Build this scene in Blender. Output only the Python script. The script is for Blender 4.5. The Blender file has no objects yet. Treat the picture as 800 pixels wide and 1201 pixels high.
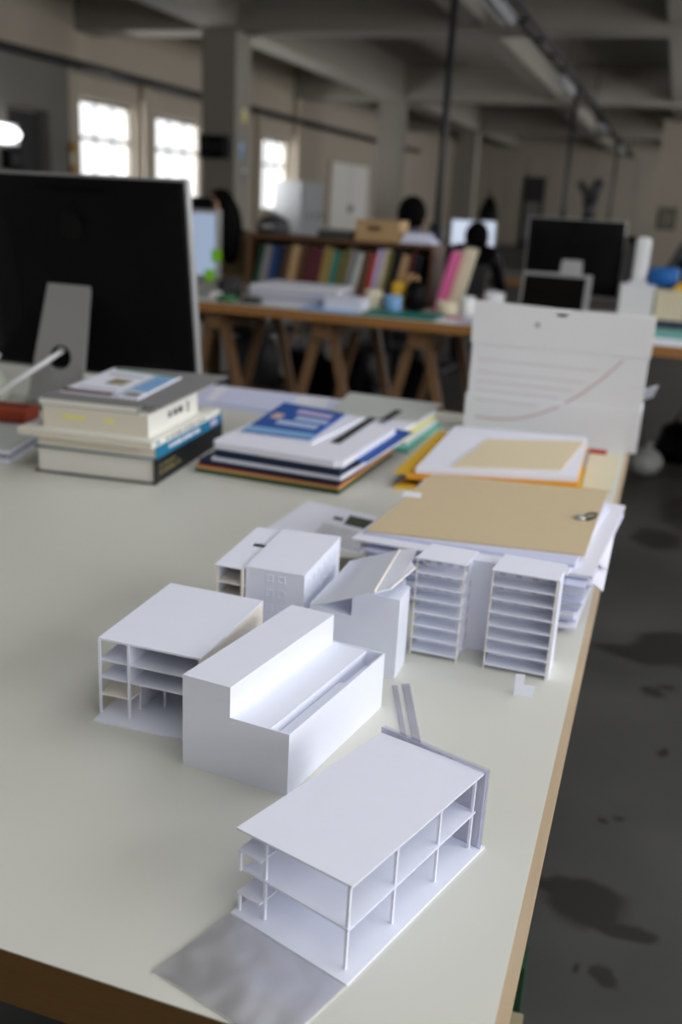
import bpy, bmesh, math, random
from mathutils import Vector, Matrix
random.seed(7)
R = math.radians
SC = bpy.context.scene
COL = SC.collection
T = 0.74                      # height of the table top above the floor

# ------------------------------------------------------------------ camera
cam_d = bpy.data.cameras.new('camera')
cam = bpy.data.objects.new('camera', cam_d); COL.objects.link(cam)
cam_d.sensor_fit = 'VERTICAL'; cam_d.sensor_height = 36.0; cam_d.sensor_width = 24.0
cam_d.lens = 1121.0 / 1201.0 * 36.0
CX = Vector((0.9461, 0.3204, 0.0510)).normalized()
CF = Vector((-0.2889, 0.9051, -0.3102)); CF = (CF - CX * CF.dot(CX)).normalized()
CZ = -CF
CY = CZ.cross(CX)
_m = Matrix.Identity(4)
for i, ax in enumerate((CX, CY, CZ)):
    for j in range(3):
        _m[j][i] = ax[j]
_m.translation = (0, 0, T + 0.5)
cam.matrix_world = _m
cam_d.clip_start = 0.02; cam_d.clip_end = 200
cam_d.dof.use_dof = True; cam_d.dof.focus_distance = 0.80; cam_d.dof.aperture_fstop = 4.2
SC.camera = cam

# ------------------------------------------------------------------ light, exposure
SC.view_settings.view_transform = 'Standard'
try: SC.view_settings.look = 'None'
except Exception: pass
SC.view_settings.gamma = 1.0
SC.view_settings.use_curve_mapping = False
SC.view_settings.exposure = -0.17
W = bpy.data.worlds.new('overcast_sky'); SC.world = W
W.use_nodes = True
_bg = W.node_tree.nodes['Background']
_bg.inputs[0].default_value = (0.97, 0.985, 1.0, 1); _bg.inputs[1].default_value = 2.0
SUN_COL = (0.985, 0.975, 1.0)
WINDOW_LIGHTS = []
def window_light(x, y, z, sy, sz, power, name='window_daylight', face=-1):
    d = bpy.data.lights.new(name, 'AREA'); d.shape = 'RECTANGLE'
    d.size = sz; d.size_y = sy; d.energy = power; d.color = SUN_COL
    o = bpy.data.objects.new(name, d); COL.objects.link(o)
    o.location = (x, y, z)
    o.rotation_euler = (0, R(90) if face < 0 else R(-90), 0)   # emits along -x / +x
    WINDOW_LIGHTS.append(o); return o
XR = 3.4                      # right wall (windows out of the frame)
for yc, pw in ((-2.6, 88), (0.4, 134), (3.4, 84), (7.4, 76), (11.4, 108), (15.4, 165), (19.4, 185)):
    window_light(XR + 0.30, yc, 2.32, 2.5, 1.9, pw)
window_light(-8.45, 1.0, 2.0, 6.0, 1.8, 75, face=1)
for yc in (13.0, 15.2, 19.3): window_light(-8.4, yc, 1.65, 1.4, 1.4, 90, face=1)
for yc in (26.5, 31.5): window_light(XR + 0.30, yc, 2.15, 2.5, 2.2, 215)
SKY = (-.1, 2.2, -2.9, 4.4)    # unseen skylight bay, added above the table for overhead light: x0, x1, y0, y1
_d = bpy.data.lights.new('added_skylight_light', 'AREA'); _d.shape = 'RECTANGLE'; _d.size = 2.2; _d.size_y = 7.0; _d.energy = 21; _d.color = SUN_COL
_o = bpy.data.objects.new('added_skylight_light', _d); COL.objects.link(_o); _o.location = (1.05, .75, 4.2)  # added overhead light that brightens the model roofs

# ------------------------------------------------------------------ materials
def lin(c):
    r = []
    for v in c[:3]:
        v /= 255.0
        r.append(v / 12.92 if v <= 0.04045 else ((v + 0.055) / 1.055) ** 2.4)
    return (*r, 1.0)
MATS = {}
def mat(name, rgb, rough=0.6, metal=0.0, vary=0.0, scale=20.0, bump=0.0, bscale=200.0, stretch=None, spec=0.5, emit=None, rgb2=None):
    if name in MATS: return MATS[name]
    m = bpy.data.materials.new(name); m.use_nodes = True
    nt = m.node_tree; b = nt.nodes['Principled BSDF']
    b.inputs['Base Color'].default_value = lin(rgb)
    b.inputs['Roughness'].default_value = rough
    b.inputs['Metallic'].default_value = metal
    b.inputs['Specular IOR Level'].default_value = spec
    tc = nt.nodes.new('ShaderNodeTexCoord'); mp = nt.nodes.new('ShaderNodeMapping')
    nt.links.new(tc.outputs['Object'], mp.inputs[0])
    if stretch: mp.inputs['Scale'].default_value = stretch
    if vary or rgb2:
        n = nt.nodes.new('ShaderNodeTexNoise'); n.inputs['Scale'].default_value = scale; n.inputs['Detail'].default_value = 5
        nt.links.new(mp.outputs[0], n.inputs['Vector'])
        mx = nt.nodes.new('ShaderNodeMix'); mx.data_type = 'RGBA'
        c = lin(rgb)
        if rgb2:
            mx.inputs[6].default_value = c; mx.inputs[7].default_value = lin(rgb2)
        else:
            mx.inputs[6].default_value = tuple(max(0, v * (1 - vary)) for v in c[:3]) + (1,)
            mx.inputs[7].default_value = tuple(min(1, v * (1 + vary)) for v in c[:3]) + (1,)
        nt.links.new(n.outputs[0], mx.inputs[0]); nt.links.new(mx.outputs[2], b.inputs['Base Color'])
    if bump:
        n2 = nt.nodes.new('ShaderNodeTexNoise'); n2.inputs['Scale'].default_value = bscale
        nt.links.new(mp.outputs[0], n2.inputs['Vector'])
        bp = nt.nodes.new('ShaderNodeBump'); bp.inputs['Strength'].default_value = bump; bp.inputs['Distance'].default_value = 0.012 if metal > .7 else 0.002
        nt.links.new(n2.outputs[0], bp.inputs['Height']); nt.links.new(bp.outputs[0], b.inputs['Normal'])
    if emit:
        b.inputs['Emission Color'].default_value = lin(rgb); b.inputs['Emission Strength'].default_value = emit
    MATS[name] = m; return m

def mat_clear(name, rgb, tr, rough=0.05):
    """thin clear plastic / glass: mostly transparent, a little gloss"""
    if name in MATS: return MATS[name]
    m = bpy.data.materials.new(name); m.use_nodes = True; nt = m.node_tree
    for n in list(nt.nodes): nt.nodes.remove(n)
    out = nt.nodes.new('ShaderNodeOutputMaterial'); t = nt.nodes.new('ShaderNodeBsdfTransparent'); g = nt.nodes.new('ShaderNodeBsdfPrincipled')
    t.inputs[0].default_value = lin(rgb)
    g.inputs['Base Color'].default_value = lin(rgb); g.inputs['Roughness'].default_value = rough
    mx = nt.nodes.new('ShaderNodeMixShader'); mx.inputs[0].default_value = 1 - tr
    nt.links.new(t.outputs[0], mx.inputs[1]); nt.links.new(g.outputs[0], mx.inputs[2]); nt.links.new(mx.outputs[0], out.inputs[0])
    MATS[name] = m; return m

def floor_material():
    m = bpy.data.materials.new('worn_concrete'); m.use_nodes = True; nt = m.node_tree; b = nt.nodes['Principled BSDF']
    tc = nt.nodes.new('ShaderNodeTexCoord')
    def noise(sc, det=6):
        n = nt.nodes.new('ShaderNodeTexNoise'); n.inputs['Scale'].default_value = sc; n.inputs['Detail'].default_value = det
        nt.links.new(tc.outputs['Object'], n.inputs['Vector']); return n
    def math_(op, a, bv, c=None):
        n = nt.nodes.new('ShaderNodeMath'); n.operation = op
        for i, v in enumerate((a, bv, c)):
            if v is None: continue
            if isinstance(v, (int, float)): n.inputs[i].default_value = v
            else: nt.links.new(v, n.inputs[i])
        return n.outputs[0]
    ramp = nt.nodes.new('ShaderNodeValToRGB')
    ramp.color_ramp.elements[0].color = lin((52, 53, 52)); ramp.color_ramp.elements[1].color = lin((76, 76, 74))
    ramp.color_ramp.elements[0].position = .3; ramp.color_ramp.elements[1].position = .7
    nt.links.new(noise(1.6).outputs[0], ramp.inputs[0])
    # stains of their own shape: warped ellipses
    wn = noise(9.0, 4); wv = nt.nodes.new('ShaderNodeVectorMath'); wv.operation = 'MULTIPLY_ADD'
    nt.links.new(wn.outputs[1], wv.inputs[0]); wv.inputs[1].default_value = (.10, .10, 0); nt.links.new(tc.outputs['Object'], wv.inputs[2])
    total = None
    for (x, y, rx, ry) in ((.02, 1.57, .085, .06), (.10, 1.53, .05, .028), (.0, 1.60, .10, .04), (.07, 1.40, .018, .02), (.025, 1.40, .010, .012), (.2, 2.85, .14, .10), (.08, 2.75, .14, .06),
                           (.12, 2.5, .03, .03), (.16, 2.55, .03, .02), (.03, 1.85, .014, .012), (.07, 1.87, .012, .01), (.25, 4.3, .15, .3), (.35, 3.4, .12, .10), (.15, 2.2, .015, .02), (.1, 3.9, .10, .14)):
        d = nt.nodes.new('ShaderNodeVectorMath'); d.operation = 'SUBTRACT'; nt.links.new(wv.outputs[0], d.inputs[0]); d.inputs[1].default_value = (x + .05, y + .05, 0)
        s = nt.nodes.new('ShaderNodeVectorMath'); s.operation = 'MULTIPLY'; nt.links.new(d.outputs[0], s.inputs[0]); s.inputs[1].default_value = (1 / rx, 1 / ry, 0)
        l = nt.nodes.new('ShaderNodeVectorMath'); l.operation = 'LENGTH'; nt.links.new(s.outputs[0], l.inputs[0])
        mr = nt.nodes.new('ShaderNodeMapRange'); nt.links.new(l.outputs['Value'], mr.inputs[0])
        mr.inputs[1].default_value = .8; mr.inputs[2].default_value = 1.15; mr.inputs[3].default_value = 1; mr.inputs[4].default_value = 0
        total = mr.outputs[0] if total is None else math_('MAXIMUM', total, mr.outputs[0])
    mx = nt.nodes.new('ShaderNodeMix'); mx.data_type = 'RGBA'
    nt.links.new(math_('MULTIPLY', total, .85), mx.inputs[0]); nt.links.new(ramp.outputs[0], mx.inputs[6]); mx.inputs[7].default_value = lin((32, 29, 26))
    nt.links.new(mx.outputs[2], b.inputs['Base Color'])
    b.inputs['Roughness'].default_value = .45
    b.inputs['Specular IOR Level'].default_value = .35
    return m

def wood_material(name, a, b_, scale=14, stretch=(1, 12, 12), rough=.5):
    return mat(name, a, rough, rgb2=b_, scale=scale, stretch=stretch)

M_CARD = mat('white_card', (230, 234, 247), .62, vary=.015, scale=60, spec=.3)
M_CREAM = mat('cream_board_edge', (236, 230, 218), .7, vary=.03, scale=80, spec=.3)
M_PAPER = mat('white_paper', (226, 228, 240), .75, vary=.02, scale=30, spec=.25)
M_PAPERBLUE = mat('blueish_paper', (205, 210, 236), .75, vary=.03, scale=30, spec=.25)
M_PAGES = mat('book_pages', (222, 220, 212), .8, vary=.05, scale=8, stretch=(1, 1, 240), spec=.2)
M_PAGESCREAM = mat('cream_pages', (214, 208, 192), .8, vary=.05, scale=8, stretch=(1, 1, 240), spec=.2)
M_KRAFT = mat('kraft_board', (200, 183, 150), .72, vary=.05, scale=180, spec=.25)
M_KRAFTLIGHT = mat('light_kraft', (214, 200, 170), .72, vary=.04, scale=100, spec=.25)
M_LAM = mat('off_white_laminate', (208, 209, 200), .42, vary=.018, scale=5, bump=.02, bscale=400, spec=.4)
M_EDGE = wood_material('plywood_edge', (112, 84, 44), (86, 60, 30), 10, (2, 2, 160))
M_PINE = wood_material('pine', (138, 106, 72), (110, 80, 52), 9, (14, 14, 1))
M_DESKEDGE = wood_material('desk_board', (172, 122, 66), (146, 100, 52), 9, (1, 12, 12))
M_ALU = mat('brushed_aluminium', (176, 178, 178), .38, metal=.55, vary=.02, scale=90)
M_BLACKPL = mat('black_plastic', (7, 7, 8), .5, spec=.12)
M_BLACKGLOSS = mat('gloss_black', (3, 3, 3), .12)
M_WHITEPL = mat('white_plastic', (228, 230, 232), .4)
M_FOIL = mat('silver_foil', (226, 226, 230), .38, metal=.75, bump=.9, bscale=14, vary=.08, scale=24)
M_CLEAR = mat_clear('clear_acrylic', (247, 248, 253), .95, .15)
M_FROST = mat_clear('frosted_acrylic', (240, 240, 250), .66, .25)
M_GLASS = mat_clear('window_glass', (250, 250, 250), .94, .02)
M_WALL = mat('painted_plaster', (182, 173, 156), .85, vary=.04, scale=2.0, bump=.05, bscale=30)
M_WALLDARK = mat('grey_partition_paint', (124, 122, 116), .85, vary=.04, scale=2.0)
M_BACKWALL = mat('beige_wall_panels', (170, 162, 148), .85, vary=.04, scale=1.0)
M_CONC = mat('painted_concrete', (150, 145, 135), .88, vary=.05, scale=1.6, bump=.06, bscale=18)
M_FRAME = mat('window_frame_paint', (120, 118, 112), .6)
M_STEEL = mat('dark_steel', (44, 46, 48), .5, metal=.3)
M_SCREEN = mat('lit_screen', (214, 226, 246), .3, emit=.75)
M_FLOOR = floor_material()
def col(name, rgb, rough=.6, **k): return mat(name, rgb, rough, vary=k.pop('vary', .04), scale=k.pop('scale', 25), spec=k.pop('spec', .35), **k)
NAVY = col('navy_cover', (30, 42, 72)); TEAL = col('teal_cover', (22, 112, 150)); BLUE = col('blue_cover', (40, 84, 160))
BLACKC = col('black_cover', (24, 26, 30), .45); GREYC = col('grey_cover', (132, 132, 132)); LGREY = col('light_grey_board', (186, 190, 186))
YEL = col('yellow_envelope', (222, 178, 52)); ORANGE = col('orange_envelope', (218, 148, 34)); DRED = col('dark_red_card', (112, 34, 40))
GREEN = col('green_cover', (60, 110, 70)); DGREEN = col('dark_green', (24, 62, 44)); LIME = col('lime_note', (126, 196, 30)); RED = col('red_cover', (176, 50, 44))
PINK = col('pink_cover', (222, 104, 160)); OLIVE = col('olive_cover', (110, 104, 60)); BROWN = col('brown_cover', (92, 66, 46)); CREAM = col('cream_cover', (214, 206, 178))
AQUA = col('aqua_sheet', (110, 196, 170)); PALEYEL = col('pale_yellow', (226, 220, 130)); LILAC = col('lilac', (186, 174, 210)); DKGREY = col('charcoal', (54, 54, 56))
CARTONB = col('brown_carton', (176, 146, 104)); MAROON = col('maroon_cover', (84, 36, 44)); SKYB = col('sky_blue', (126, 170, 214))
GREYCARTON = mat('pale_grey_carton', (228, 230, 233), .75, vary=.02, scale=60, spec=.25)
PRINT = col('faint_red_print', (204, 178, 182)); PRINTL = col('fainter_red_print', (213, 204, 208)); CREASE = col('carton_crease', (166, 170, 174))

# ------------------------------------------------------------------ mesh building
class MB:
    def __init__(s, xf=None): s.v = []; s.f = []; s.xf = xf
    def add(s, vs, fs):
        o = len(s.v)
        for p in vs: s.v.append(s.xf(*p) if s.xf else tuple(p))
        for f in fs: s.f.append(tuple(i + o for i in f))
        return s
    def hexa(s, b, t):
        return s.add(list(b) + list(t), [(3, 2, 1, 0), (4, 5, 6, 7), (0, 1, 5, 4), (1, 2, 6, 5), (2, 3, 7, 6), (3, 0, 4, 7)])
    def box(s, x0, x1, y0, y1, z0, z1):
        return s.hexa([(x0, y0, z0), (x1, y0, z0), (x1, y1, z0), (x0, y1, z0)], [(x0, y0, z1), (x1, y0, z1), (x1, y1, z1), (x0, y1, z1)])
    def slab(s, q, z0, z1):
        """any outline q (counter-clockwise xy) between two heights"""
        n = len(q); s.add([(x, y, z0) for x, y in q] + [(x, y, z1) for x, y in q],
              [tuple(range(n - 1, -1, -1)), tuple(range(n, 2 * n))] + [(i, (i + 1) % n, n + (i + 1) % n, n + i) for i in range(n)]); return s
    def tube(s, pts, r, n=8, r1=None):
        pts = [Vector(p) for p in pts]; k = len(pts); vs = []; prev = None
        for i, p in enumerate(pts):
            d = (pts[min(i + 1, k - 1)] - pts[max(i - 1, 0)]).normalized()
            a = prev if prev is not None else (Vector((0, 0, 1)) if abs(d.z) < .9 else Vector((1, 0, 0)))
            a = (a - d * a.dot(d)).normalized(); prev = a; c = d.cross(a)
            rr = r if r1 is None else r + (r1 - r) * i / (k - 1)
            for j in range(n):
                t = 2 * math.pi * j / n; vs.append(tuple(p + a * rr * math.cos(t) + c * rr * math.sin(t)))
        fs = [(i * n + j, i * n + (j + 1) % n, (i + 1) * n + (j + 1) % n, (i + 1) * n + j) for i in range(k - 1) for j in range(n)]
        fs += [tuple(range(n - 1, -1, -1)), tuple(range((k - 1) * n, k * n))]
        return s.add(vs, fs)
    def lathe(s, prof, n=16, c=(0, 0)):
        vs = []; fs = []; k = len(prof)
        for (r, z) in prof:
            for j in range(n):
                t = 2 * math.pi * j / n; vs.append((c[0] + r * math.cos(t), c[1] + r * math.sin(t), z))
        fs = [(i * n + j, i * n + (j + 1) % n, (i + 1) * n + (j + 1) % n, (i + 1) * n + j) for i in range(k - 1) for j in range(n)]
        fs += [tuple(range(n - 1, -1, -1)), tuple(range((k - 1) * n, k * n))]
        return s.add(vs, fs)
    def ball(s, c, rx, ry, rz, n=12, m=8):
        vs = []; fs = []
        for i in range(m + 1):
            ph = math.pi * i / m
            for j in range(n):
                t = 2 * math.pi * j / n
                vs.append((c[0] + rx * math.sin(ph) * math.cos(t), c[1] + ry * math.sin(ph) * math.sin(t), c[2] + rz * math.cos(ph)))
        for i in range(m):
            for j in range(n): fs.append((i * n + j, (i + 1) * n + j, (i + 1) * n + (j + 1) % n, i * n + (j + 1) % n))
        return s.add(vs, fs)
    def build(s, name, m, parent=None, smooth=False, bevel=0.0):
        me = bpy.data.meshes.new(name); me.from_pydata(s.v, [], s.f)
        bm = bmesh.new(); bm.from_mesh(me); bmesh.ops.remove_doubles(bm, verts=bm.verts, dist=1e-7); bmesh.ops.recalc_face_normals(bm, faces=bm.faces)
        if bevel: bmesh.ops.bevel(bm, geom=list(bm.edges), offset=bevel, segments=2, affect='EDGES', profile=.5)
        bm.to_mesh(me); bm.free()
        if smooth:
            for p in me.polygons: p.use_smooth = True
        me.materials.append(m)
        o = bpy.data.objects.new(name, me); COL.objects.link(o)
        if parent: o.parent = parent
        return o
def box(name, m, x0, x1, y0, y1, z0, z1, parent=None, bevel=0.0): return MB().box(x0, x1, y0, y1, z0, z1).build(name, m, parent, bevel=bevel)
def tag(o, label, cat, group=None):
    o['label'] = label; o['category'] = cat
    if group: o['group'] = group
    return o
def thing(name, label, cat, loc=(0, 0, 0), rz=0, group=None):
    o = bpy.data.objects.new(name, None); COL.objects.link(o); o.empty_display_size = .05
    o.location = loc; o.rotation_euler = (0, 0, rz)
    return tag(o, label, cat, group)
def struct(o): o['kind'] = 'structure'; return o
def rel(q, o): return [(x - o[0], y - o[1]) for x, y in q]

# ================================================================== THE SETTING
XL, YB, YF, H = -8.0, 36.0, -4.5, 3.9
struct(MB().box(XL - .2, XR + .2, YF - .2, YB + .2, -.1, 0).build('floor', M_FLOOR))
struct(MB().box(XL - .2, XR + .2, YF - .2, SKY[2], H, H + .2).box(XL - .2, XR + .2, SKY[3], YB + .2, H, H + .2).box(XL - .2, SKY[0], SKY[2], SKY[3], H, H + .2).box(SKY[1], XR + .2, SKY[2], SKY[3], H, H + .2).build('ceiling', M_CONC))
sl = MB().box(SKY[0], SKY[1], SKY[2], SKY[2] + .06, H + .1, H + .2).box(SKY[0], SKY[1], SKY[3] - .06, SKY[3], H + .1, H + .2).box(SKY[0], SKY[0] + .06, SKY[2] + .06, SKY[3] - .06, H + .1, H + .2).box(SKY[1] - .06, SKY[1], SKY[2] + .06, SKY[3] - .06, H + .1, H + .2).build('window_20', M_FRAME)  # frame of the added, unseen skylight
struct(sl)
for k in range(6):
    ya = SKY[2] + .06 + k * (SKY[3] - SKY[2] - .12) / 6; yb_ = ya + (SKY[3] - SKY[2] - .12) / 6
    MB().box(SKY[0] + .06, SKY[1] - .06, ya, yb_ - .03, H + .14, H + .146).build('pane', M_GLASS, sl); MB().box(SKY[0] + .06, SKY[1] - .06, yb_ - .03, yb_, H + .12, H + .18).build('glazing_bar', M_FRAME, sl)
struct(MB().box(XL - .2, XR + .2, YF - .2, YF, 0, H).build('wall_front', M_WALL))
def side_wall(name, x0, x1, openings):
    b = MB(); y = YF
    for (a, c, z0, z1) in openings:
        b.box(x0, x1, y, a, 0, H); b.box(x0, x1, a, c, 0, z0); b.box(x0, x1, a, c, z1, H); y = c
    b.box(x0, x1, y, YB, 0, H)
    return struct(b.build(name, M_WALL))
WL = [(-2.0, 4.0, 1.1, 2.9), (12.27, 13.75, 0.95, 2.40), (14.38, 16.03, 0.95, 2.36), (18.55, 20.1, 0.93, 2.34)]
WR = [(-3.85, -1.35, 1.35, 3.25), (-.85, 1.65, 1.35, 3.25), (2.15, 4.65, 1.35, 3.25), (6.15, 8.65, 1.05, 3.25), (10.15, 12.05, 1.05, 3.25), (14.15, 16.65, 1.05, 3.25), (18.15, 20.05, 1.05, 3.25), (25.25, 27.75, 1.05, 3.25), (30.25, 32.75, 1.05, 3.25)]
side_wall('wall_left', XL - .2, XL, WL)
side_wall('wall_right', XR, XR + .2, WR)
def window(n, x0, x1, y0, y1, z0, z1, cols=3):
    xm = (x0 + x1) / 2; f = .06
    b = MB()
    b.box(xm - .03, xm + .03, y0, y0 + f, z0, z1).box(xm - .03, xm + .03, y1 - f, y1, z0, z1)
    b.box(xm - .03, xm + .03, y0 + f, y1 - f, z0, z0 + f).box(xm - .03, xm + .03, y0 + f, y1 - f, z1 - f, z1)
    w = struct(b.build('window_%d' % n, M_FRAME))
    zt = z1 - .36 * (z1 - z0)
    ys = [y0 + f + (y1 - y0 - 2 * f) * k / cols for k in range(cols + 1)]
    MB().box(xm - .02, xm + .02, y0 + f, y1 - f, zt - .025, zt + .025).build('transom', M_FRAME, w)
    for k in range(1, cols):
        for za, zb in ((z0 + f, zt - .025), (zt + .025, z1 - f)):
            MB().box(xm - .015, xm + .015, ys[k] - .015, ys[k] + .015, za, zb).build('glazing_bar', M_FRAME, w)
    for k in range(cols):
        for za, zb in ((z0 + f, zt - .025), (zt + .025, z1 - f)):
            a = ys[k] + (.015 if k else 0); c = ys[k + 1] - (.015 if k < cols - 1 else 0)
            MB().box(xm - .003, xm + .003, a, c, za, zb).build('pane', M_GLASS, w)
    MB().box(x0 - (.0 if n > 4 else 0), x1 + (.06 if n <= 4 else 0), y0, y1, z0 - .03, z0).build('window_sill', M_FRAME, w)
    return w
for i, (a, c, z0, z1) in enumerate(WL): window(i + 1, XL - .2, XL, a, c, z0, z1, 3 if i else 6)
for i, (a, c, z0, z1) in enumerate(WR): window(i + 5, XR, XR + .2, a, c, z0, z1, 3)
# back wall with shallow vertical panels, and the paler wall that projects on the right
bw = struct(MB().box(XL, XR, YB, YB + .2, 0, H).build('wall_back', M_BACKWALL))
for k in range(6):
    MB().box(-5.3 + k * .75, -5.3 + k * .75 + .72, YB - .03, YB, .1, 2.95).build('panel', M_BACKWALL, bw)
for k in range(4):
    MB().box(-7.9 + k * .64, -7.9 + k * .64 + .61, YB - .03, YB, .1, 2.95).build('panel', M_BACKWALL, bw)
struct(MB().box(-.63, XR, 24.0, 24.25, 0, 3.3).build('wall_projecting', M_WALL))
# grey partition that boxes in the doorway on the left
pt = struct(MB().box(-8.0, -7.8, 4.6, 10.42, 0, 2.78).box(-8.0, -7.8, 11.27, 11.72, 0, 2.78).box(-8.0, -7.8, 10.42, 11.27, 2.12, 2.78).build('wall_partition', M_WALLDARK))
dr = struct(MB().box(-7.99, -7.94, 10.46, 11.23, 0, 2.09).build('door_1', DKGREY))
MB().box(-7.94, -7.90, 10.56, 10.62, 1.0, 1.06).build('door_handle', M_ALU, dr)
MB().box(-7.94, -7.93, 10.62, 11.08, 1.25, 1.95).build('door_panel', DKGREY, dr)
MB().box(-7.94, -7.93, 10.62, 11.08, .2, .9).build('door_panel', DKGREY, dr)
d2 = struct(MB().box(-8.0, -7.95, 22.6, 25.6, 0, 2.12).build('door_2', M_WALL))
for y in (22.66, 24.13): MB().box(-7.95, -7.92, y, y + 1.41, .05, 2.08).build('door_leaf', col('white_door_paint', (240, 238, 230)), d2)
for y in (24.0, 24.22): MB().box(-7.92, -7.88, y - .02, y + .02, .95, 1.1).build('door_handle', M_STEEL, d2)
d3 = struct(MB().box(-5.35, -4.62, YB - .08, YB - .03, 0, 2.35).build('door_3', DKGREY))
MB().box(-5.25, -4.72, YB - .1, YB - .08, .2, 1.5).build('door_panel', M_WALLDARK, d3)
# beams, columns, pilasters
for y in (-3.4, 4.4, 12.2, 20.2, 28.2):
    struct(MB().box(XL, XR, y, y + .5, 3.2, H).build('ceiling_beam', M_CONC))
for x0, x1 in ((-6.1, -5.62), (-2.75, -2.47), (-.42, -.12), (2.2, 2.5)):
    for y0, y1 in ((4.9, 12.2), (12.7, 20.2), (20.7, 28.2), (28.7, YB)):
        struct(MB().box(x0, x1, y0, y1, 3.26 if x0 > -5 else 3.24, H).build('ceiling_beam', M_CONC))
for y in (4.4, 12.2, 20.2, 28.2):
    if y > 5: struct(MB().box(-6.12, -5.64, y + .01, y + .49, 0, 3.2).build('column', M_CONC))
    for k, (a, c) in enumerate(((.12, .3),)):
        if y > 13: struct(MB().box(XL, XL + a, y, y + c, 0, 3.2).build('trim_pilaster', M_WALL))
for y in (11.78, 13.86, 16.1, 18.2): struct(MB().box(XL, XL + .10, y, y + .22, 0, 2.75).build('trim_pilaster', M_WALL))
struct(MB().box(XL, XL + .05, 11.72, 22.0, 2.70, 2.85).build('trim_ledge', M_CONC))

# ceiling services
def pipe(name, label, pts, r, m, cat): return tag(MB().tube(pts, r, 8).build(name, m, smooth=True), label, cat)
pipe('wall_pipe', 'dark pipe running along the left wall above the windows', [(-7.72, 5.5, 2.74), (-7.72, 30, 2.74)], .05, M_STEEL, 'pipe')
for i, y in enumerate((11.2, 13.0, 15.9, 19.5)):
    pass
ct = thing('cable_track', 'long black twin-rail cable track hanging below the ceiling beams', 'cable track', (-1.8, 4.5, 3.05))
for x in (-.07, .07): MB().box(x - .02, x + .02, 0, 31.4, .02, .07).build('rail', M_STEEL, ct)
for k in range(26): MB().box(-.055, .055, .4 + k * 1.2, .43 + k * 1.2, .025, .055).build('cross_bar', M_STEEL, ct)
for k in range(7): MB().tube([(0, 1 + k * 4.8, .06), (0, 1 + k * 4.8, .85)], .012, 6).build('hanger', M_STEEL, ct)
LOCS = ['nearest', 'second', 'third', 'farthest']
for k, y in enumerate((8.6, 14.5, 22.0, 28.6)):
    l = thing('fluorescent_lamp', '%s unlit white fluorescent fitting under the black cable track' % LOCS[k], 'ceiling lamp', (-1.8 - .02, y, 2.91), 0, 'fluorescent fittings under the cable track')
    MB().hexa([(-.09, 0, .03), (.09, 0, .03), (.09, 1.5, .03), (-.09, 1.5, .03)], [(-.05, 0, .1), (.05, 0, .1), (.05, 1.5, .1), (-.05, 1.5, .1)]).build('housing', col('lamp_grey', (186, 188, 194)), l)
    for x in (-.045, .045): MB().tube([(x, .03, .012), (x, 1.47, .012)], .016, 8).build('tube', LGREY, l)
    for y_ in (.3, 1.2): MB().tube([(0, y_, .1), (0, y_, .15)], .01, 6).build('bracket', M_STEEL, l)
for k, (y, zb, r, lb) in enumerate(((7.6, .74, .028, 'thick black cable pole dropping from the ceiling track behind the bookshelf'),
                                 (16.3, 1.0, .035, 'slim black cable pole dropping beside the far monitor with the black back'),
                                 (27.5, 1.2, .035, 'thin far cable pole near the back wall'))):
    p = thing('cable_pole', lb, 'pole', (-1.775, y, 0), 0, 'cable poles')
    MB().tube([(0, 0, 0.0), (0, 0, 3.07)], r, 10).build('shaft', M_STEEL, p, True)
    MB().lathe([(.10, 0), (.10, .015), (.05, .03)], 14).build('base_plate', M_STEEL, p)
    MB().box(-.045, .045, -.045, .045, .9, 1.1).build('socket_box', M_STEEL, p)

# things on the far walls
t = thing('locker', 'grey metal locker cabinet with three doors below the third window', 'locker', (-7.68, 19.9, 0))
MB().box(-.3, .3, -.66, .66, .05, 1.55).build('body', col('locker_grey', (182, 186, 188), .5), t)
for k in range(3):
    d = MB().box(.3, .32, -.65 + k * .436, -.225 + k * .436, .08, 1.52).build('door', col('locker_grey', (182, 186, 188)), t)
    MB().box(.32, .345, -.27 + k * .436, -.25 + k * .436, .8, .95).build('handle', M_STEEL, d)
MB().box(-.28, .28, -.64, .64, 0, .05).build('plinth', DKGREY, t)
t = thing('bulkhead_lamp', 'glowing white oval wall lamp on the grey partition by the doorway', 'lamp', (-7.79, 10.2, 1.78))
MB().ball((.085, 0, 0), .05, .34, .10, 16, 8).build('diffuser', mat('lamp_glow', (255, 255, 255), .4, emit=4.0), t, True)
MB().box(0, .03, -.36, .36, -.12, .12).build('base', M_WHITEPL, t)
t = thing('wall_box', 'black electrical box under the glowing oval lamp', 'electrical box', (-7.8, 10.38, 1.5))
MB().box(0, .12, -.13, .13, -.12, .12).build('body', M_BLACKPL, t, bevel=.01); MB().box(.12, .13, -.08, .08, -.07, .07).build('cover', DKGREY, t)
t = thing('yellow_board', 'tall ochre yellow board leaning beside the first window', 'board', (-7.82, 11.76, 1.1))
MB().box(-.02, .02, -.1, .08, -1.1, .68).build('panel', col('ochre', (176, 128, 40)), t)
MB().box(.02, .03, -.06, .04, .4, .55).build('sticker', CREAM, t)
t = thing('wall_speaker', 'black loudspeaker fixed to the front of the nearest column', 'speaker', (-5.88, 12.21, 1.81))
MB().box(-.17, .17, -.2, 0, -.14, .14).build('cabinet', M_BLACKPL, t, bevel=.01)
for x, r in ((-.07, .07), (.08, .05)): MB().xf and None; MB(lambda a, b, c, x=x: (a + x, -.2 - c, b)).lathe([(r, 0), (r * .9, .008), (r * .3, -.005)], 16).build('driver', DKGREY, t)
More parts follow.
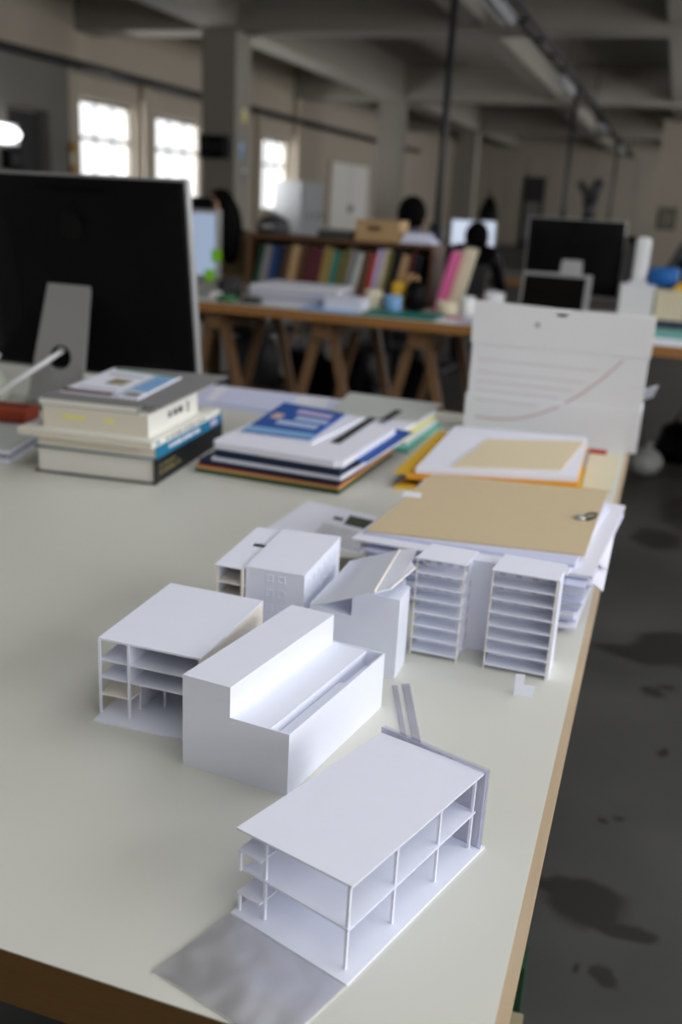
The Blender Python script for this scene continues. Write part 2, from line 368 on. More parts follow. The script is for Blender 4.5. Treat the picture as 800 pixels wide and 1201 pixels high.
for k, (y, z, sy, sz, m, lb) in enumerate(((12.5, 2.23, .13, .16, PALEYEL, 'small yellow notice high on the lit side of the nearest column'), (12.42, 1.8, .13, .2, SKYB, 'small blue notice in the middle of the lit column side'),
                                       (12.52, 1.5, .16, .2, GREYC, 'small grey notice low on the lit column side'))):
    o = thing('notice', lb, 'notice', (-5.64, y, z)); MB().box(0, .006, -sy / 2, sy / 2, -sz / 2, sz / 2).build('sheet', m, o)
    MB().box(.006, .008, -sy / 3, sy / 3, sz * .1, sz * .3).build('printed_panel', M_PAPER, o)
t = thing('framed_picture', 'dark framed picture on the pale projecting wall at far right', 'picture', (-.27, 24.0, 1.2))
MB().box(-.2, .2, -.03, 0, -.24, .24).build('frame', M_STEEL, t); MB().box(-.16, .16, -.034, -.03, -.2, .2).build('print', mat('print_green', (70, 80, 64), .6, rgb2=(150, 150, 130), scale=9), t)
t = thing('hanging_coat', 'black coat hanging on a stand in front of the far column', 'coat', (-4.0, 22.0, 0))
MB().lathe([(.22, .88), (.24, .95), (.2, 1.2), (.1, 1.42), (.05, 1.47)], 12).build('coat', M_BLACKPL, t, True); MB().tube([(0, 0, .02), (0, 0, 1.6)], .02, 8).build('stand', M_STEEL, t); MB().lathe([(.25, 0), (.25, .03), (.05, .04)], 14).build('base', M_STEEL, t)
t = thing('forked_sculpture', 'dark forked figure with two raised arms on a plinth before the back wall', 'sculpture', (-1.68, 20, 0))
MB().box(-.2, .2, -.2, .2, 0, 1.05).build('plinth', M_WALLDARK, t)
bl = M_STEEL
MB().tube([(0, 0, 1.05), (.0, 0, 1.5)], .11, 10, .14).tube([(0, 0, 1.45), (-.10, 0, 1.62), (-.2, 0, 1.74)], .10, 8, .06).tube([(0, 0, 1.45), (.08, 0, 1.65), (.12, 0, 1.78)], .11, 8, .09).ball((-.2, 0, 1.75), .08, .07, .07).ball((.13, 0, 1.78), .1, .09, .1).build('figure', bl, t, True)

# ================================================================== THE WORK TABLE
TX0, TX1, TY0, TY1, TH = -2.5, -.033, .436, 2.36, .047
tb = thing('work_table', 'large off-white laminate table with bare plywood edges under the models', 'table', (-1.2, 1.4, 0))
MB().box(TX0 + 1.2, TX1 + 1.196, TY0 - 1.4, TY1 - 1.4, T - .020, T - .0012).box(TX0 + 1.2, TX1 + 1.170, TY0 - 1.4, TY1 - 1.4, T - TH, T - .020).build('core_board', M_EDGE, tb)
MB().box(TX0 + 1.2, TX1 + 1.196, TY0 - 1.4, TY1 - 1.4, T - .0012, T).build('laminate_top', M_LAM, tb)
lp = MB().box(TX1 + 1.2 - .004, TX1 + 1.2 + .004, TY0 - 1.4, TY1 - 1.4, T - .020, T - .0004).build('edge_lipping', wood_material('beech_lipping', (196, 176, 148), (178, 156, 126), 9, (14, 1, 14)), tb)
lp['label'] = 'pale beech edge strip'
def trestle(x, y, top, label, group, span=.62):
    t = thing('trestle', label, 'trestle', (x, y, 0), 0, group)
    MB().box(-.045, .045, -span / 2, span / 2, top - .09, top).build('cross_beam', M_PINE, t)
    for sy in (-1, 1):
        for sx in (-1, 1):
            y0 = sy * (span / 2 - .06)
            MB().hexa([(sx * .19 - .021, y0 - .02, 0), (sx * .19 + .021, y0 - .02, 0), (sx * .19 + .021, y0 + .02, 0), (sx * .19 - .021, y0 + .02, 0)],
                      [(sx * .028 - .021, y0 - .02, top - .02), (sx * .028 + .021, y0 - .02, top - .02), (sx * .028 + .021, y0 + .02, top - .02), (sx * .028 - .021, y0 + .02, top - .02)]).build('leg', M_PINE, t)
        MB().box(-.14, .14, sy * (span / 2 - .06) - .012 + sy * .034, sy * (span / 2 - .06) + .012 + sy * .034, .12, .17).build('brace', M_PINE, t)
    return t
trestle(-.30, 1.95, T - TH, 'pine trestle under the work table near the archive box', None, .70)
trestle(-2.1, 1.4, T - TH, 'pine trestle under the hidden left end of the work table', None, 1.2)

# ---- loose boxes on the floor beside the table
t = thing('storage_box', 'beige carton on the floor under the table edge', 'box', (-.165, .925, 0))
MB().box(-.16, .120, -.2, .075, 0, .24).build('body', col('beige_carton', (150, 140, 112)), t); MB().box(-.165, .125, -.205, .080, .24, .26).build('lid', col('beige_carton', (150, 140, 112)), t)
t = thing('folder', 'dark green folder standing on the floor behind the beige carton', 'folder', (-.12, 1.03, 0))
MB().box(-.14, .074, -.02, .02, 0, .325).build('cover', DGREEN, t); MB().box(-.13, .055, -.024, -.0201, .20, .295).build('label', M_PAPERBLUE, t)

# ================================================================== ARCHITECTURAL MODELS
def affine(o, U, V):
    return lambda u, v, z: (o[0] + U[0] * u + V[0] * v, o[1] + U[1] * u + V[1] * v, z)
# --- A: open two-storey pavilion in front
A0 = (-.1356, .4916)
A = thing('architectural_model', 'white open two-storey pavilion model with slim posts, nearest at the table front', 'model', (A0[0], A0[1], T))
XA = affine((0, 0), (.3138, .9495), (-.9495, .3138))
def AM(): return MB(XA)
AM().box(0, .190, 0, .1057, 0, .0018).build('base_plate', M_CARD, A)
AM().hexa([(.0088, .0066, .0704), (.186, .0046, .0704), (.1795, .1012, .0704), (.0048, .106, .0704)], [(.0088, .0066, .072), (.186, .0046, .072), (.1795, .1012, .072), (.0048, .106, .072)]).build('roof', M_CARD, A)
AM().box(.0085, .181, .0072, .1030, .0350, .0366).build('floor_slab', M_CARD, A)
for u in (.0105, .067, .126, .1790):
    for v in (.0094, .0824):
        AM().box(u - .0011, u + .0011, v - .0011, v + .0011, .0018, .0350).build('column', M_CARD, A)
        AM().box(u - .0011, u + .0011, v - .0011, v + .0011, .0366, .0704).build('column', M_CARD, A)
for z, zb in ((.0170, .0018), (.0535, .0366)):
    AM().box(.0045, .040, .0826, .1042, z, z + .0013).build('mezzanine_slab', M_CARD, A)
    AM().box(.0052, .0072, .1018, .1038, zb, z).build('post', M_CARD, A)
    AM().box(.0365, .0385, .1018, .1038, zb, z).build('post', M_CARD, A)
for k, u in enumerate((.1835, .1862, .1888)):
    o = AM().box(u, u + .0009, .0012 + .0006 * k, .1045, .0018, .0742 - .0003 * k).build('acrylic_sheet', M_FROST if k == 0 else M_CLEAR, A)
    o['label'] = 'clear acrylic sheet'
for v in (.004, .03, .055, .08, .102): AM().box(.1844, .1862, v - .0008, v + .0008, .0018, .072).build('mullion', M_CARD, A)
# --- silver card lying before it
S0 = (-.2, .48)
tag(MB().slab(rel([(-.2607, .4551), (-.1595, .4275), (-.1362, .4903), (-.2368, .5228)], S0), 0, .0016).build('foil_card', M_FOIL), 'silver foil-covered card lying flat over the front table edge', 'card').location = (S0[0], S0[1], T)
# --- B: stepped solid block
B0 = (-.3586, .6842)
B = thing('architectural_model', 'white closed block model with a stepped roof and a sunken trough', 'model', (B0[0], B0[1], T))
XB = affine((0, 0), (.9957, -.0929), (.1707, .9849))
def BM(): return MB(XB)
w, L, hi, lo, k_ = .1075, .187, .0918, .0620, .0015
def profile(v0, v1): # stepped end wall
    return [( [(0, v0), (.0488, v0), (.0488, v1), (0, v1)], 0, hi), ([(.0488, v0), (w, v0), (w, v1), (.0488, v1)], 0, lo)]
for v0, v1 in ((0, k_), (L - k_, L)):
    b = BM()
    for q, z0, z1 in profile(v0, v1): b.slab(q, z0, z1)
    b.build('end_wall', M_CARD, B)
BM().box(0, k_, k_, L - k_, 0, hi - k_).build('side_wall', M_CARD, B)
BM().box(w - k_, w, k_, L - k_, 0, lo).build('side_wall', M_CARD, B)
BM().box(0, .0488, k_, L - k_, hi - k_, hi).build('high_roof', M_CARD, B)
BM().box(.0488 - k_, .0488, k_, L - k_, lo - k_, hi - k_).build('step_wall', M_CARD, B)
BM().box(.0488, .0880, k_, L - k_, lo - 2 * k_, lo - k_ * .6).build('low_roof', M_CARD, B)
BM().box(.0880 - k_, .0876, k_, L - k_, .03, lo - 2 * k_).build('trough_wall', M_CARD, B)
BM().box(.0880, w - k_, k_, .128, .049, .049 + k_).build('trough_floor', M_CARD, B)
BM().box(.0880, w - k_, .128, L - k_, .043, .043 + k_).build('trough_floor', M_CARD, B)
# --- C: shelf-like building on the left
C0 = (-.42, .80)
Cm = thing('architectural_model', 'white model of four open storeys standing leftmost, left of the stepped block', 'model', (C0[0], C0[1], T))
def CM(): return MB(lambda x, y, z: (x - C0[0], y - C0[1], z))
CM().slab([(-.4734, .7163), (-.3645, .7205), (-.3645, .885), (-.4790, .885)], 0, .0018).build('base_plate', M_CARD, Cm)
CM().slab([(-.4752, .7318), (-.3650, .7325), (-.3655, .883), (-.4782, .884)], .0815, .0835).build('roof', M_CARD, Cm)
for zt in (.0610, .0420): CM().slab([(-.4744, .7322), (-.3680, .7327), (-.3680, .880), (-.4768, .880)], zt - .0016, zt).build('floor_slab', M_CARD, Cm)
o = CM().slab([(-.4744, .7328), (-.4405, .7330), (-.4410, .85), (-.4762, .85)], .0215, .0230).build('floor_slab', M_CREAM, Cm); o['label'] = 'cream floor slab in the left bay'
for x, y in ((-.4740, .7312), (-.4418, .7312)): CM().box(x - .0012, x + .0012, y - .0005, y + .0016, .0018, .0815).build('column', M_CARD, Cm)
CM().box(-.4225, -.4205, .765, .767, .0018, .0404).build('column', M_CARD, Cm)
CM().box(-.3680, -.3655, .7330, .8825, .0018, .0815).build('right_wall', M_CREAM, Cm)
CM().box(-.4765, -.3680, .8805, .8822, .0018, .0815).build('back_wall', M_CARD, Cm)
CM().box(-.4425, -.4410, .752, .880, .0018, .0404).build('partition', M_CARD, Cm)
for z in (.0438, .0626): CM().box(-.4425, -.4410, .7335, .880, z - .0016, z + .0160).build('partition', M_CARD, Cm)
# --- D: block with punched windows
D0 = (-.385, 1.0)
Dm = thing('architectural_model', 'white block model with small square windows and a low open wing, behind the four-storey model', 'model', (D0[0], D0[1], T))
def DM(): return MB(lambda x, y, z: (x - D0[0], y - D0[1], z))
qD = [(-.407, .9290), (-.3367, .9316), (-.3420, 1.072), (-.4175, 1.0655)]
DM().slab(qD, 0, .0985).build('main_block', M_CARD, Dm)
DM().slab([(-.4072, .9285), (-.3364, .9311), (-.3417, 1.0726), (-.4178, 1.066)], .0985, .1002).build('roof', M_CARD, Dm)
for x in (-.3778, -.3635):
    for z in (.0900, .0720, .0545, .0370, .0195):
        b = DM(); y = .9300 + (x + .378) * .037
        b.box(x - .0042, x + .0042, y - .0010, y + .0004, z - .0042, z - .0032).box(x - .0042, x + .0042, y - .0006, y + .0004, z + .0034, z + .0042)
        b.box(x - .0042, x - .0034, y - .0006, y + .0004, z - .0032, z + .0034).box(x + .0034, x + .0042, y - .0006, y + .0004, z - .0032, z + .0034)
        b.build('window', M_CARD, Dm)
for j in range(6):
    for z in (.0860, .0650, .0440):
        y = .945 + j * .0205; x = -.3367 - (y - .9316) * .0377
        DM().hexa([(x, y, z - .005), (x + .0008, y, z - .005), (x + .0004, y + .008, z - .005), (x - .0004, y + .008, z - .005)], [(x, y, z + .005), (x + .0008, y, z + .005), (x + .0004, y + .008, z + .005), (x - .0004, y + .008, z + .005)]).build('window', M_CARD, Dm)
DM().slab([(-.4435, .9235), (-.4078, .925), (-.4122, .998), (-.4478, .9975)], .0965, .0980).build('wing_roof', M_CARD, Dm)
DM().slab([(-.4484, 1.010), (-.4132, 1.010), (-.4170, 1.0655), (-.4514, 1.0652)], .0965, .0980).build('wing_roof', M_CARD, Dm)
DM().slab([(-.4478, .9975), (-.4310, .9978), (-.4318, 1.010), (-.4484, 1.010)], .0965, .0980).build('wing_roof', M_CARD, Dm)
for z in (.0770, .0580, .0390, .0200): DM().slab([(-.4420, .926), (-.4080, .927), (-.4168, 1.062), (-.4500, 1.062)], z - .0014, z).build('wing_floor', M_CREAM, Dm)
for x in (-.4415, -.4100): DM().box(x - .0014, x + .0014, .9250, .9280, 0, .0965).build('wing_post', M_CREAM, Dm)
DM().box(-.4515, -.4090, 1.0605, 1.0625, 0, .0965).build('wing_back', M_CREAM, Dm)
DM().slab([(-.4448, .935), (-.4430, .935), (-.4500, 1.06), (-.4515, 1.06)], .02, .0965).build('wing_side', M_CARD, Dm)
# --- E: block with tilted folded roof sheet
E0 = (-.27, .98)
Em = thing('architectural_model', 'white model under a tilted folded roof sheet, just left of the twin towers', 'model', (E0[0], E0[1], T))
def EM(): return MB(lambda x, y, z: (x - E0[0], y - E0[1], z))
EM().box(-.2775, -.2238, .924, .9665, 0, .0945).build('tall_block', M_CARD, Em)
EM().hexa([(-.3260, .924, 0), (-.2775, .924, 0), (-.2775, 1.055, 0), (-.3260, 1.055, 0)], [(-.3260, .924, .0715), (-.2775, .924, .0655), (-.2775, 1.055, .0655), (-.3260, 1.055, .0715)]).build('low_block', M_CARD, Em)
EM().box(-.2775, -.2500, .9665, 1.055, 0, .0655).build('low_block', M_CARD, Em)
def plate(P, th):
    return EM().hexa([(x, y, z) for x, y, z in P], [(x, y, z + th) for x, y, z in P])
def up(p, d, dx=0): return (p[0] + dx, p[1], p[2] + d)
P0, P1, P2, P3 = (-.3213, .9105, .0735), (-.2443, .894, .1100), (-.2540, 1.031, .1100), (-.3245, 1.060, .0735)
P4, P5 = (-.2300, .905, .1125), (-.2345, 1.035, .1125)
plate([P0, P1, P2, P3], .0016).build('roof_sheet', M_CARD, Em)
P4b, P5b = (-.2205, .9720, .1140), (-.2290, .9870, .1140)
q = [P1, P4, P4b, P5b, P5, P2]
EM().add([p for p in q] + [up(p, .0016) for p in q], [tuple(range(5, -1, -1)), tuple(range(6, 12))] + [(i, (i + 1) % 6, 6 + (i + 1) % 6, 6 + i) for i in range(6)]).build('roof_sheet', M_CARD, Em)
EM().hexa([up(P1, .0016, -.0018), up(P1, .0016), up(P2, .0016), up(P2, .0016, -.0018)], [up(P1, .0026, -.0018), up(P1, .0026), up(P2, .0026), up(P2, .0026, -.0018)]).build('fold_strip', M_CREAM, Em)
EM().hexa([up(P4, .0016, -.0012), up(P4, .0016), up(P4b, .0016), up(P4b, .0016, -.0012)], [up(P4, .0024, -.0012), up(P4, .0024), up(P4b, .0024), up(P4b, .0024, -.0012)]).build('fold_strip', M_CREAM, Em)
# --- F: twin towers with balconies
F0 = (-.145, 1.015)
Fm = thing('architectural_model', 'white twin-tower model with stacked balconies in front of the kraft folder', 'model', (F0[0], F0[1], T))
def FM(): return MB(lambda x, y, z: (x - F0[0], y - F0[1], z))
HT = .1215
zs = [.0068 + .01615 * k for k in range(7)]
for (x0, x1, yb, sk) in ((-.2240, -.1682, 1.0370, .0055), (-.1375, -.0665, 1.0405, .0045)):
    yf = .9895
    # roof (slightly skewed to follow the plan)
    FM().slab([(x0 - .001, yf - .0005), (x1 + .001, yf - .0005), (x1 + sk, yb + .003), (x0 + sk, yb + .005)], HT - .0015, HT).build('roof', M_CARD, Fm)
    for z in zs:
        FM().box(x0, x1, yf, 1.0150, z - .0013, z).build('balcony_slab', M_CARD, Fm)
    FM().box(x0 + .002, x1, 1.0150, 1.0165, .0055, HT - .0015).build('front_wall', M_CARD, Fm)
    for x in (x0 + .0006, x1 - .0006):
        FM().box(x - .0007, x + .0007, yf + .0006, yf + .0020, 0, HT - .0015).build('post', M_CREAM, Fm)
    FM().box(x0 + .002, x0 + .0035, 1.0165, yb, 0, HT - .0015).build('side_wall', M_CARD, Fm)
    FM().box(x1 - .0015 + .001, x1 + .001, 1.0165, yb, 0, HT - .0015).build('side_wall', M_CARD, Fm)
    n = 4
    for z in zs:     # printed windows drawn on the wall behind each balcony
        for j in range(n):
            xx = x0 + .008 + (x1 - x0 - .016) * j / (n - 1)
            FM().box(xx - .003, xx + .003, 1.0147, 1.0150, z + .003, z + .0105).build('printed_window', col('pale_grey_print', (206, 202, 214)), Fm)
FM().box(-.0665, -.0640, .9930, 1.0415, 0, HT - .0015).build('end_wall', M_CARD, Fm)
FM().box(-.1682, -.1340, 1.0330, 1.0348, 0, .1130).build('link_wall', M_CARD, Fm)
FM().box(-.1672, -.1345, 1.0348, 1.052, .1105, .1130).build('link_roof', M_CARD, Fm)
for k in range(5):
    o = FM().box(-.1672, -.1668, 1.0195, 1.0265, .018 + .0163 * k, .0255 + .0163 * k).build('printed_window', col('pale_red_print', (226, 184, 194)), Fm); o['label'] = 'pale red printed window'
# --- small loose pieces
t = tag(MB().add([(0, -.0006, 0), (.0205, .0034, 0), (.0205, .0034, .0130), (.0095, .0013, .0130), (.0095, .0013, .0255), (0, -.0006, .0255),
           (-.0003, .0006, 0), (.0202, .0046, 0), (.0202, .0046, .0130), (.0092, .0025, .0130), (.0092, .0025, .0255), (-.0003, .0006, .0255)],
          [(0, 1, 2, 3, 4, 5), (11, 10, 9, 8, 7, 6)] + [(i, (i + 1) % 6, 6 + (i + 1) % 6, 6 + i) for i in range(6)]).build('card_offcut', M_CARD),
    'tiny L-shaped white card piece standing before the right tower', 'card'); t.location = (-.0945, .9420, T)
for k, (a, b_) in enumerate((((-.2185, .908), (-.165, .765)), ((-.2085, .9165), (-.153, .765)))):
    d = (Vector(b_) - Vector(a)).normalized(); n = Vector((-d.y, d.x)) * (.0028 if k == 0 else .0042)
    a, b_ = Vector(a), Vector(b_); c = (a + b_) / 2
    o = MB().slab([tuple(p - c) for p in (a + n, a - n, b_ - n, b_ + n)], 0, .0016).build('acrylic_strip', M_FROST)
    tag(o, ('narrow' if k == 0 else 'wider') + ' clear acrylic strip lying between the stepped block and the towers', 'strip', 'clear strips').location = (c.x, c.y, T)

# ================================================================== PAPERS AND BOOKS ON THE TABLE
def book(name, label, fr, ang, w, d, z0, z1, cover, pages, over=.003, ct=.003, spine_marks=(), group=None, rounded=False):
    """fr: front right corner; spine on the right side, page edges at the front"""
    t = thing(name, label, 'book', (fr[0], fr[1], T + z0), R(ang), group); h = z1 - z0
    MB().box(-w, 0, 0, d, 0, ct).build('back_cover', cover, t)
    MB().box(-w, 0, 0, d, h - ct, h).build('front_cover', cover, t)
    MB().box(-ct, 0, 0, d, ct, h - ct).build('spine', cover, t)
    MB().box(-w + over, -ct, over, d - over, ct, h - ct).build('page_block', pages, t)
    for (y0, y1, za, zb, m) in spine_marks: MB().box(0, .0004, y0, y1, za, zb).build('spine_print', m, t)
    return t
WHITEC = col('white_cover', (226, 226, 218)); 
def marks(y0, y1, z0, z1, m, n):
    r = []; y = y0; w_ = (y1 - y0) / n
    for k in range(n):
        r.append((y, y + w_ * (.55 + .35 * ((k * 7) % 3) / 2), z0, z1, m)); y += w_
    return r
book('hardback_book', 'thick black hardback book at the bottom of the left stack', (-.812, 1.447), 5.5, .235, .345, 0, .050, BLACKC, M_PAGES, .005, .003,
     marks(.02, .12, .015, .022, col('dull_gold_print', (120, 112, 70)), 5) + marks(.02, .10, .028, .033, col('dull_gold_print', (120, 112, 70)), 4))
book('paperback_book', 'teal-spined book above the black hardback', (-.806, 1.440), 4.5, .232, .318, .050, .072, TEAL, M_PAGESCREAM, .001, .0015,
     marks(.055, .20, .008, .015, M_PAPER, 9) + [(.255, .29, .005, .017, LILAC)])
book('paperback_book', 'thin white paperback above the teal-spined book', (-.806, 1.424), 4.0, .262, .315, .072, .084, WHITEC, M_PAGESCREAM, .001, .001,
     marks(.02, .04, .003, .009, TEAL, 1) + marks(.06, .24, .0045, .008, DKGREY, 9))
t = book('paperback_book', 'thick cream paperback with yellow-stained page edges, fourth in the left stack', (-.826, 1.448), 5.5, .204, .235, .084, .125, WHITEC, M_PAGESCREAM, .001, .001,
     marks(.09, .16, .018, .030, DKGREY, 3) + [(.18, .188, .012, .034, DKGREY)])
for x0, x1 in ((-.165, -.12), (-.085, -.065)): MB().box(x0, x1, .0005, .0012, .020, .027).build('yellow_stain', PALEYEL, t)
book('softcover_book', 'thin white-paged book with grey cover, top of the left stack', (-.845, 1.448), 5.5, .192, .26, .125, .138, GREYC, M_PAGES, .001, .0015)
GF0 = (-.94, 1.6)
t = thing('folder', 'flat grey card folder topping the left book stack', 'folder', (GF0[0], GF0[1], T + .138))
MB().slab(rel([(-1.040, 1.452), (-.806, 1.462), (-.838, 1.800), (-1.072, 1.762)], GF0), 0, .0022).build('cover', GREYC, t)
MG0 = (-.97, 1.6)
t = thing('magazine', 'white magazine with green, red and blue printed bands on the grey folder', 'magazine', (MG0[0], MG0[1], T + .1402))
qm = [(-1.025, 1.480), (-.868, 1.487), (-.905, 1.722), (-1.068, 1.736)]
MB().slab(rel(qm, MG0), 0, .003).build('cover', M_PAPER, t)
def lerp2(q, u, v):
    a = [q[0][i] + (q[1][i] - q[0][i]) * u for i in (0, 1)]; b = [q[3][i] + (q[2][i] - q[3][i]) * u for i in (0, 1)]
    return (a[0] + (b[0] - a[0]) * v, a[1] + (b[1] - a[1]) * v)
def patch(t, q, o, u0, u1, v0, v1, z, m, name='printed_panel', th=.0003):
    return MB().slab(rel([lerp2(q, u0, v0), lerp2(q, u1, v0), lerp2(q, u1, v1), lerp2(q, u0, v1)], o), z, z + th).build(name, m, t)
patch(t, qm, MG0, .0, .66, 0, .10, .003, MAROON); patch(t, qm, MG0, .05, .98, .93, 1, .003, GREEN); patch(t, qm, MG0, .70, .72, 0, .9, .003, TEAL)
patch(t, qm, MG0, .74, .97, .25, .9, .003, SKYB); patch(t, qm, MG0, .3, .55, .38, .62, .003, mat('mottled_patch', (90, 80, 70), .4, rgb2=(200, 190, 160), scale=60)); patch(t, qm, MG0, .1, .6, .74, .78, .003, GREYC)
patch(t, qm, MG0, .1, .6, .18, .21, .003, GREYC); patch(t, qm, MG0, .76, .95, .05, .2, .003, GREYC)

# things left of the stack
t = thing('paper_pad', 'grey stack of papers at the table edge of the frame left of the books', 'papers', (-1.25, 1.58, T))
for k in range(4): MB().slab([(-.16 + .004 * k, -.16), (.125 - .006 * (k % 2), -.13 + .004 * k), (.06, .12), (-.2, .14 - .01 * k)], .006 * k, .006 * k + .0055).build('sheet', (M_PAPERBLUE, GREYC, M_PAPER, LGREY)[k], t)
t = thing('pencil_case', 'red-brown pencil case lying on the grey papers at far left', 'pencil case', (-1.30, 1.655, T + .024), R(8))
MB().box(-.15, .078, -.035, .035, 0, .03).build('body', col('rust_fabric', (150, 62, 40), .8), t, bevel=.008); MB().box(-.14, .07, -.003, .003, .0299, .032).build('zip', M_STEEL, t)
t = thing('plastic_bag', 'crumpled whitish plastic bag beside the computer stand at far left', 'bag', (-1.475, 1.83, T))
b = MB().ball((0, 0, .045), .07, .06, .045, 16, 10)
b.v = [(x * (1 + .12 * math.sin(31 * x + 17 * y + 40 * z)), y * (1 + .1 * math.sin(23 * x + 50 * z)), max(0, z * (1 + .12 * math.sin(40 * x + 22 * y)))) for x, y, z in b.v]
b.build('body', mat('milky_plastic', (188, 192, 180), .35, vary=.08, scale=30), t, True)
MB().tube([(.02, 0, .10), (.03, .0, .125)], .012, 8, .02).build('knot', M_WHITEPL, t, True)

# ---- all-in-one computer, seen from behind
def computer(label, x0, x1, y_top, ztop, zbot, lean, nw0, nw1, foot_y, ycable=True, sc=1.0, group=None, noff=0.0):
    xc = (x0 + x1) / 2; w_ = x1 - x0; yb = y_top + lean
    t = thing('desktop_computer', label, 'computer', (xc, yb, T), 0, group)
    h = ztop - zbot
    def X(u, d, s):  # u across, d depth behind the glass (towards camera negative), s up the panel 0..1
        return (u, -lean * s + d, zbot + h * s)
    def panel(d0, d1, inset, name, m, bev=0):
        b = MB(); i = inset
        pts0 = [X(-w_ / 2 + i, d0, i / h), X(w_ / 2 - i, d0, i / h), X(w_ / 2 - i, d1, i / h), X(-w_ / 2 + i, d1, i / h)]
        pts1 = [X(-w_ / 2 + i, d0, 1 - i / h), X(w_ / 2 - i, d0, 1 - i / h), X(w_ / 2 - i, d1, 1 - i / h), X(-w_ / 2 + i, d1, 1 - i / h)]
        b.hexa(pts0, pts1); return b.build(name, m, t, bevel=bev)
    panel(.0, .022 * sc, 0, 'side_frame', M_ALU, .004 * sc)
    # bulging black back
    b = MB(); ring = []
    fs = []; n = 0; L_ = [(.006, 0.0), (.012, -.006), (.05, -.016), (.12, -.024)]
    vs = []
    for ins, d in L_:
        ins *= sc; d *= sc
        vs += [X(-w_ / 2 + ins, d, ins / h), X(w_ / 2 - ins, d, ins / h), X(w_ / 2 - ins, d, 1 - ins / h), X(-w_ / 2 + ins, d, 1 - ins / h)]
    for k in range(len(L_) - 1):
        for j in range(4): fs.append((k * 4 + j, k * 4 + (j + 1) % 4, (k + 1) * 4 + (j + 1) % 4, (k + 1) * 4 + j))
    fs += [(0, 3, 2, 1), tuple(range((len(L_) - 1) * 4, len(L_) * 4))]
    bk = b.add(vs, fs).build('back_shell', M_BLACKPL, t)
    panel(.022 * sc, .025 * sc, .006 * sc, 'screen_glass', M_BLACKGLOSS)
    # fruit-shaped dark mark: round body with a bite and a leaf
    e = MB(); cu, cs = .0, .76; pts = []
    for k in range(20):
        a = 2 * math.pi * k / 20; r = .030 * sc * (1 + .06 * math.cos(2 * a))
        x, z = r * math.cos(a), r * 1.05 * math.sin(a)
        if math.hypot(x + .036 * sc, z - .006 * sc) < .016 * sc: x = -.036 * sc + .016 * sc
        pts.append((x, z))
    dd = -.0255 * sc
    def EX(x, z, d): return X(x, d, cs + z / h)
    n = len(pts); e.add([EX(x, z, dd + .002) for x, z in pts] + [EX(x, z, dd) for x, z in pts], [tuple(range(n)), tuple(range(2 * n - 1, n - 1, -1))] + [(i, (i + 1) % n, n + (i + 1) % n, n + i) for i in range(n)])
    lf = [(.0, .034), (.006, .046), (.016, .054), (.012, .042)]
    e.add([EX(x * sc, z * sc, dd + .002) for x, z in lf] + [EX(x * sc, z * sc, dd) for x, z in lf], [(0, 1, 2, 3), (7, 6, 5, 4), (0, 1, 5, 4), (1, 2, 6, 5), (2, 3, 7, 6), (3, 0, 4, 7)])
    e.build('emblem', mat('satin_black', (4, 4, 4), .4, spec=.2), t)
    MB().hexa([X(-.09 * sc, -.0215 * sc, .935), X(.09 * sc, -.0215 * sc, .935), X(.09 * sc, -.012 * sc, .935), X(-.09 * sc, -.012 * sc, .935)], [X(-.09 * sc, -.016 * sc, .95), X(.09 * sc, -.016 * sc, .95), X(.09 * sc, -.012 * sc, .95), X(-.09 * sc, -.012 * sc, .95)]).build('vent', M_BLACKPL, t)
    # neck with a round cable hole, bending into the foot
    fy = foot_y - yb                       # rear bend of the foot, local
    ztn = zbot + h * .47; ytn = -lean * .47 - .026 * sc
    hole_s = .40; hr = .030 * sc; th = .008 * sc
    def NX(u, s, d):   # s 0 at bend .. 1 at top ; d thickness
        hw = nw0 / 2 + (nw1 / 2 - nw0 / 2) * s
        return (u * hw + noff, fy + (ytn - fy) * s + d, .012 * sc + (ztn - .012 * sc) * s)
    seg = 24; hw_m = (nw0 + nw1) / 4; Ln = math.hypot(ytn - fy, ztn)
    outer = []
    for k in range(seg):
        a = 2 * math.pi * k / seg; ca, sa = math.cos(a), math.sin(a); q = max(abs(ca), abs(sa)); outer.append((ca / q, sa / q))
    vs = []; 
    for d in (0, th):
        for (a, c) in outer: vs.append(NX(a, hole_s + (c * (1 - hole_s) if c > 0 else c * hole_s), d))
        for k in range(seg):
            a = 2 * math.pi * k / seg; vs.append(NX(hr / hw_m * math.cos(a), hole_s + hr / Ln * math.sin(a), d))
    fs = []
    for k in range(seg):
        k2 = (k + 1) % seg
        fs += [(k, k2, seg + k2, seg + k), (2 * seg + k2, 2 * seg + k, 3 * seg + k, 3 * seg + k2), (k2, k, 2 * seg + k, 2 * seg + k2), (seg + k, seg + k2, 3 * seg + k2, 3 * seg + k)]
    MB().add(vs, fs).build('stand_neck', M_ALU, t)
    n0, n1 = noff - nw0 / 2, noff + nw0 / 2
    MB().hexa([(n0, fy, 0), (n1, fy, 0), (n1, fy + .2 * sc, 0), (n0, fy + .2 * sc, 0)], [(n0, fy, .012 * sc), (n1, fy, .012 * sc), (n1, fy + .2 * sc, .006 * sc), (n0, fy + .2 * sc, .006 * sc)]).build('stand_foot', M_ALU, t)
    MB().tube([(n0, fy + .004, .010 * sc), (n1, fy + .004, .010 * sc)], .010 * sc, 10).build('stand_bend', M_ALU, t, True)
    if ycable:
        hz = .012 + (ztn - .012) * hole_s; hy = fy + (ytn - fy) * hole_s
        MB().tube([(noff - .03, hy + .05, hz + .012), (noff - .004, hy + .02, hz + .014), (noff - .012, hy - .03, hz - .004), (-.09, hy - .09, hz - .055), (-.14, hy - .11, hz - .095), (-.30, hy - .12, .006), (-.5, hy - .1, .006)], .0055, 8).build('power_cable', M_WHITEPL, t, True)
    return t
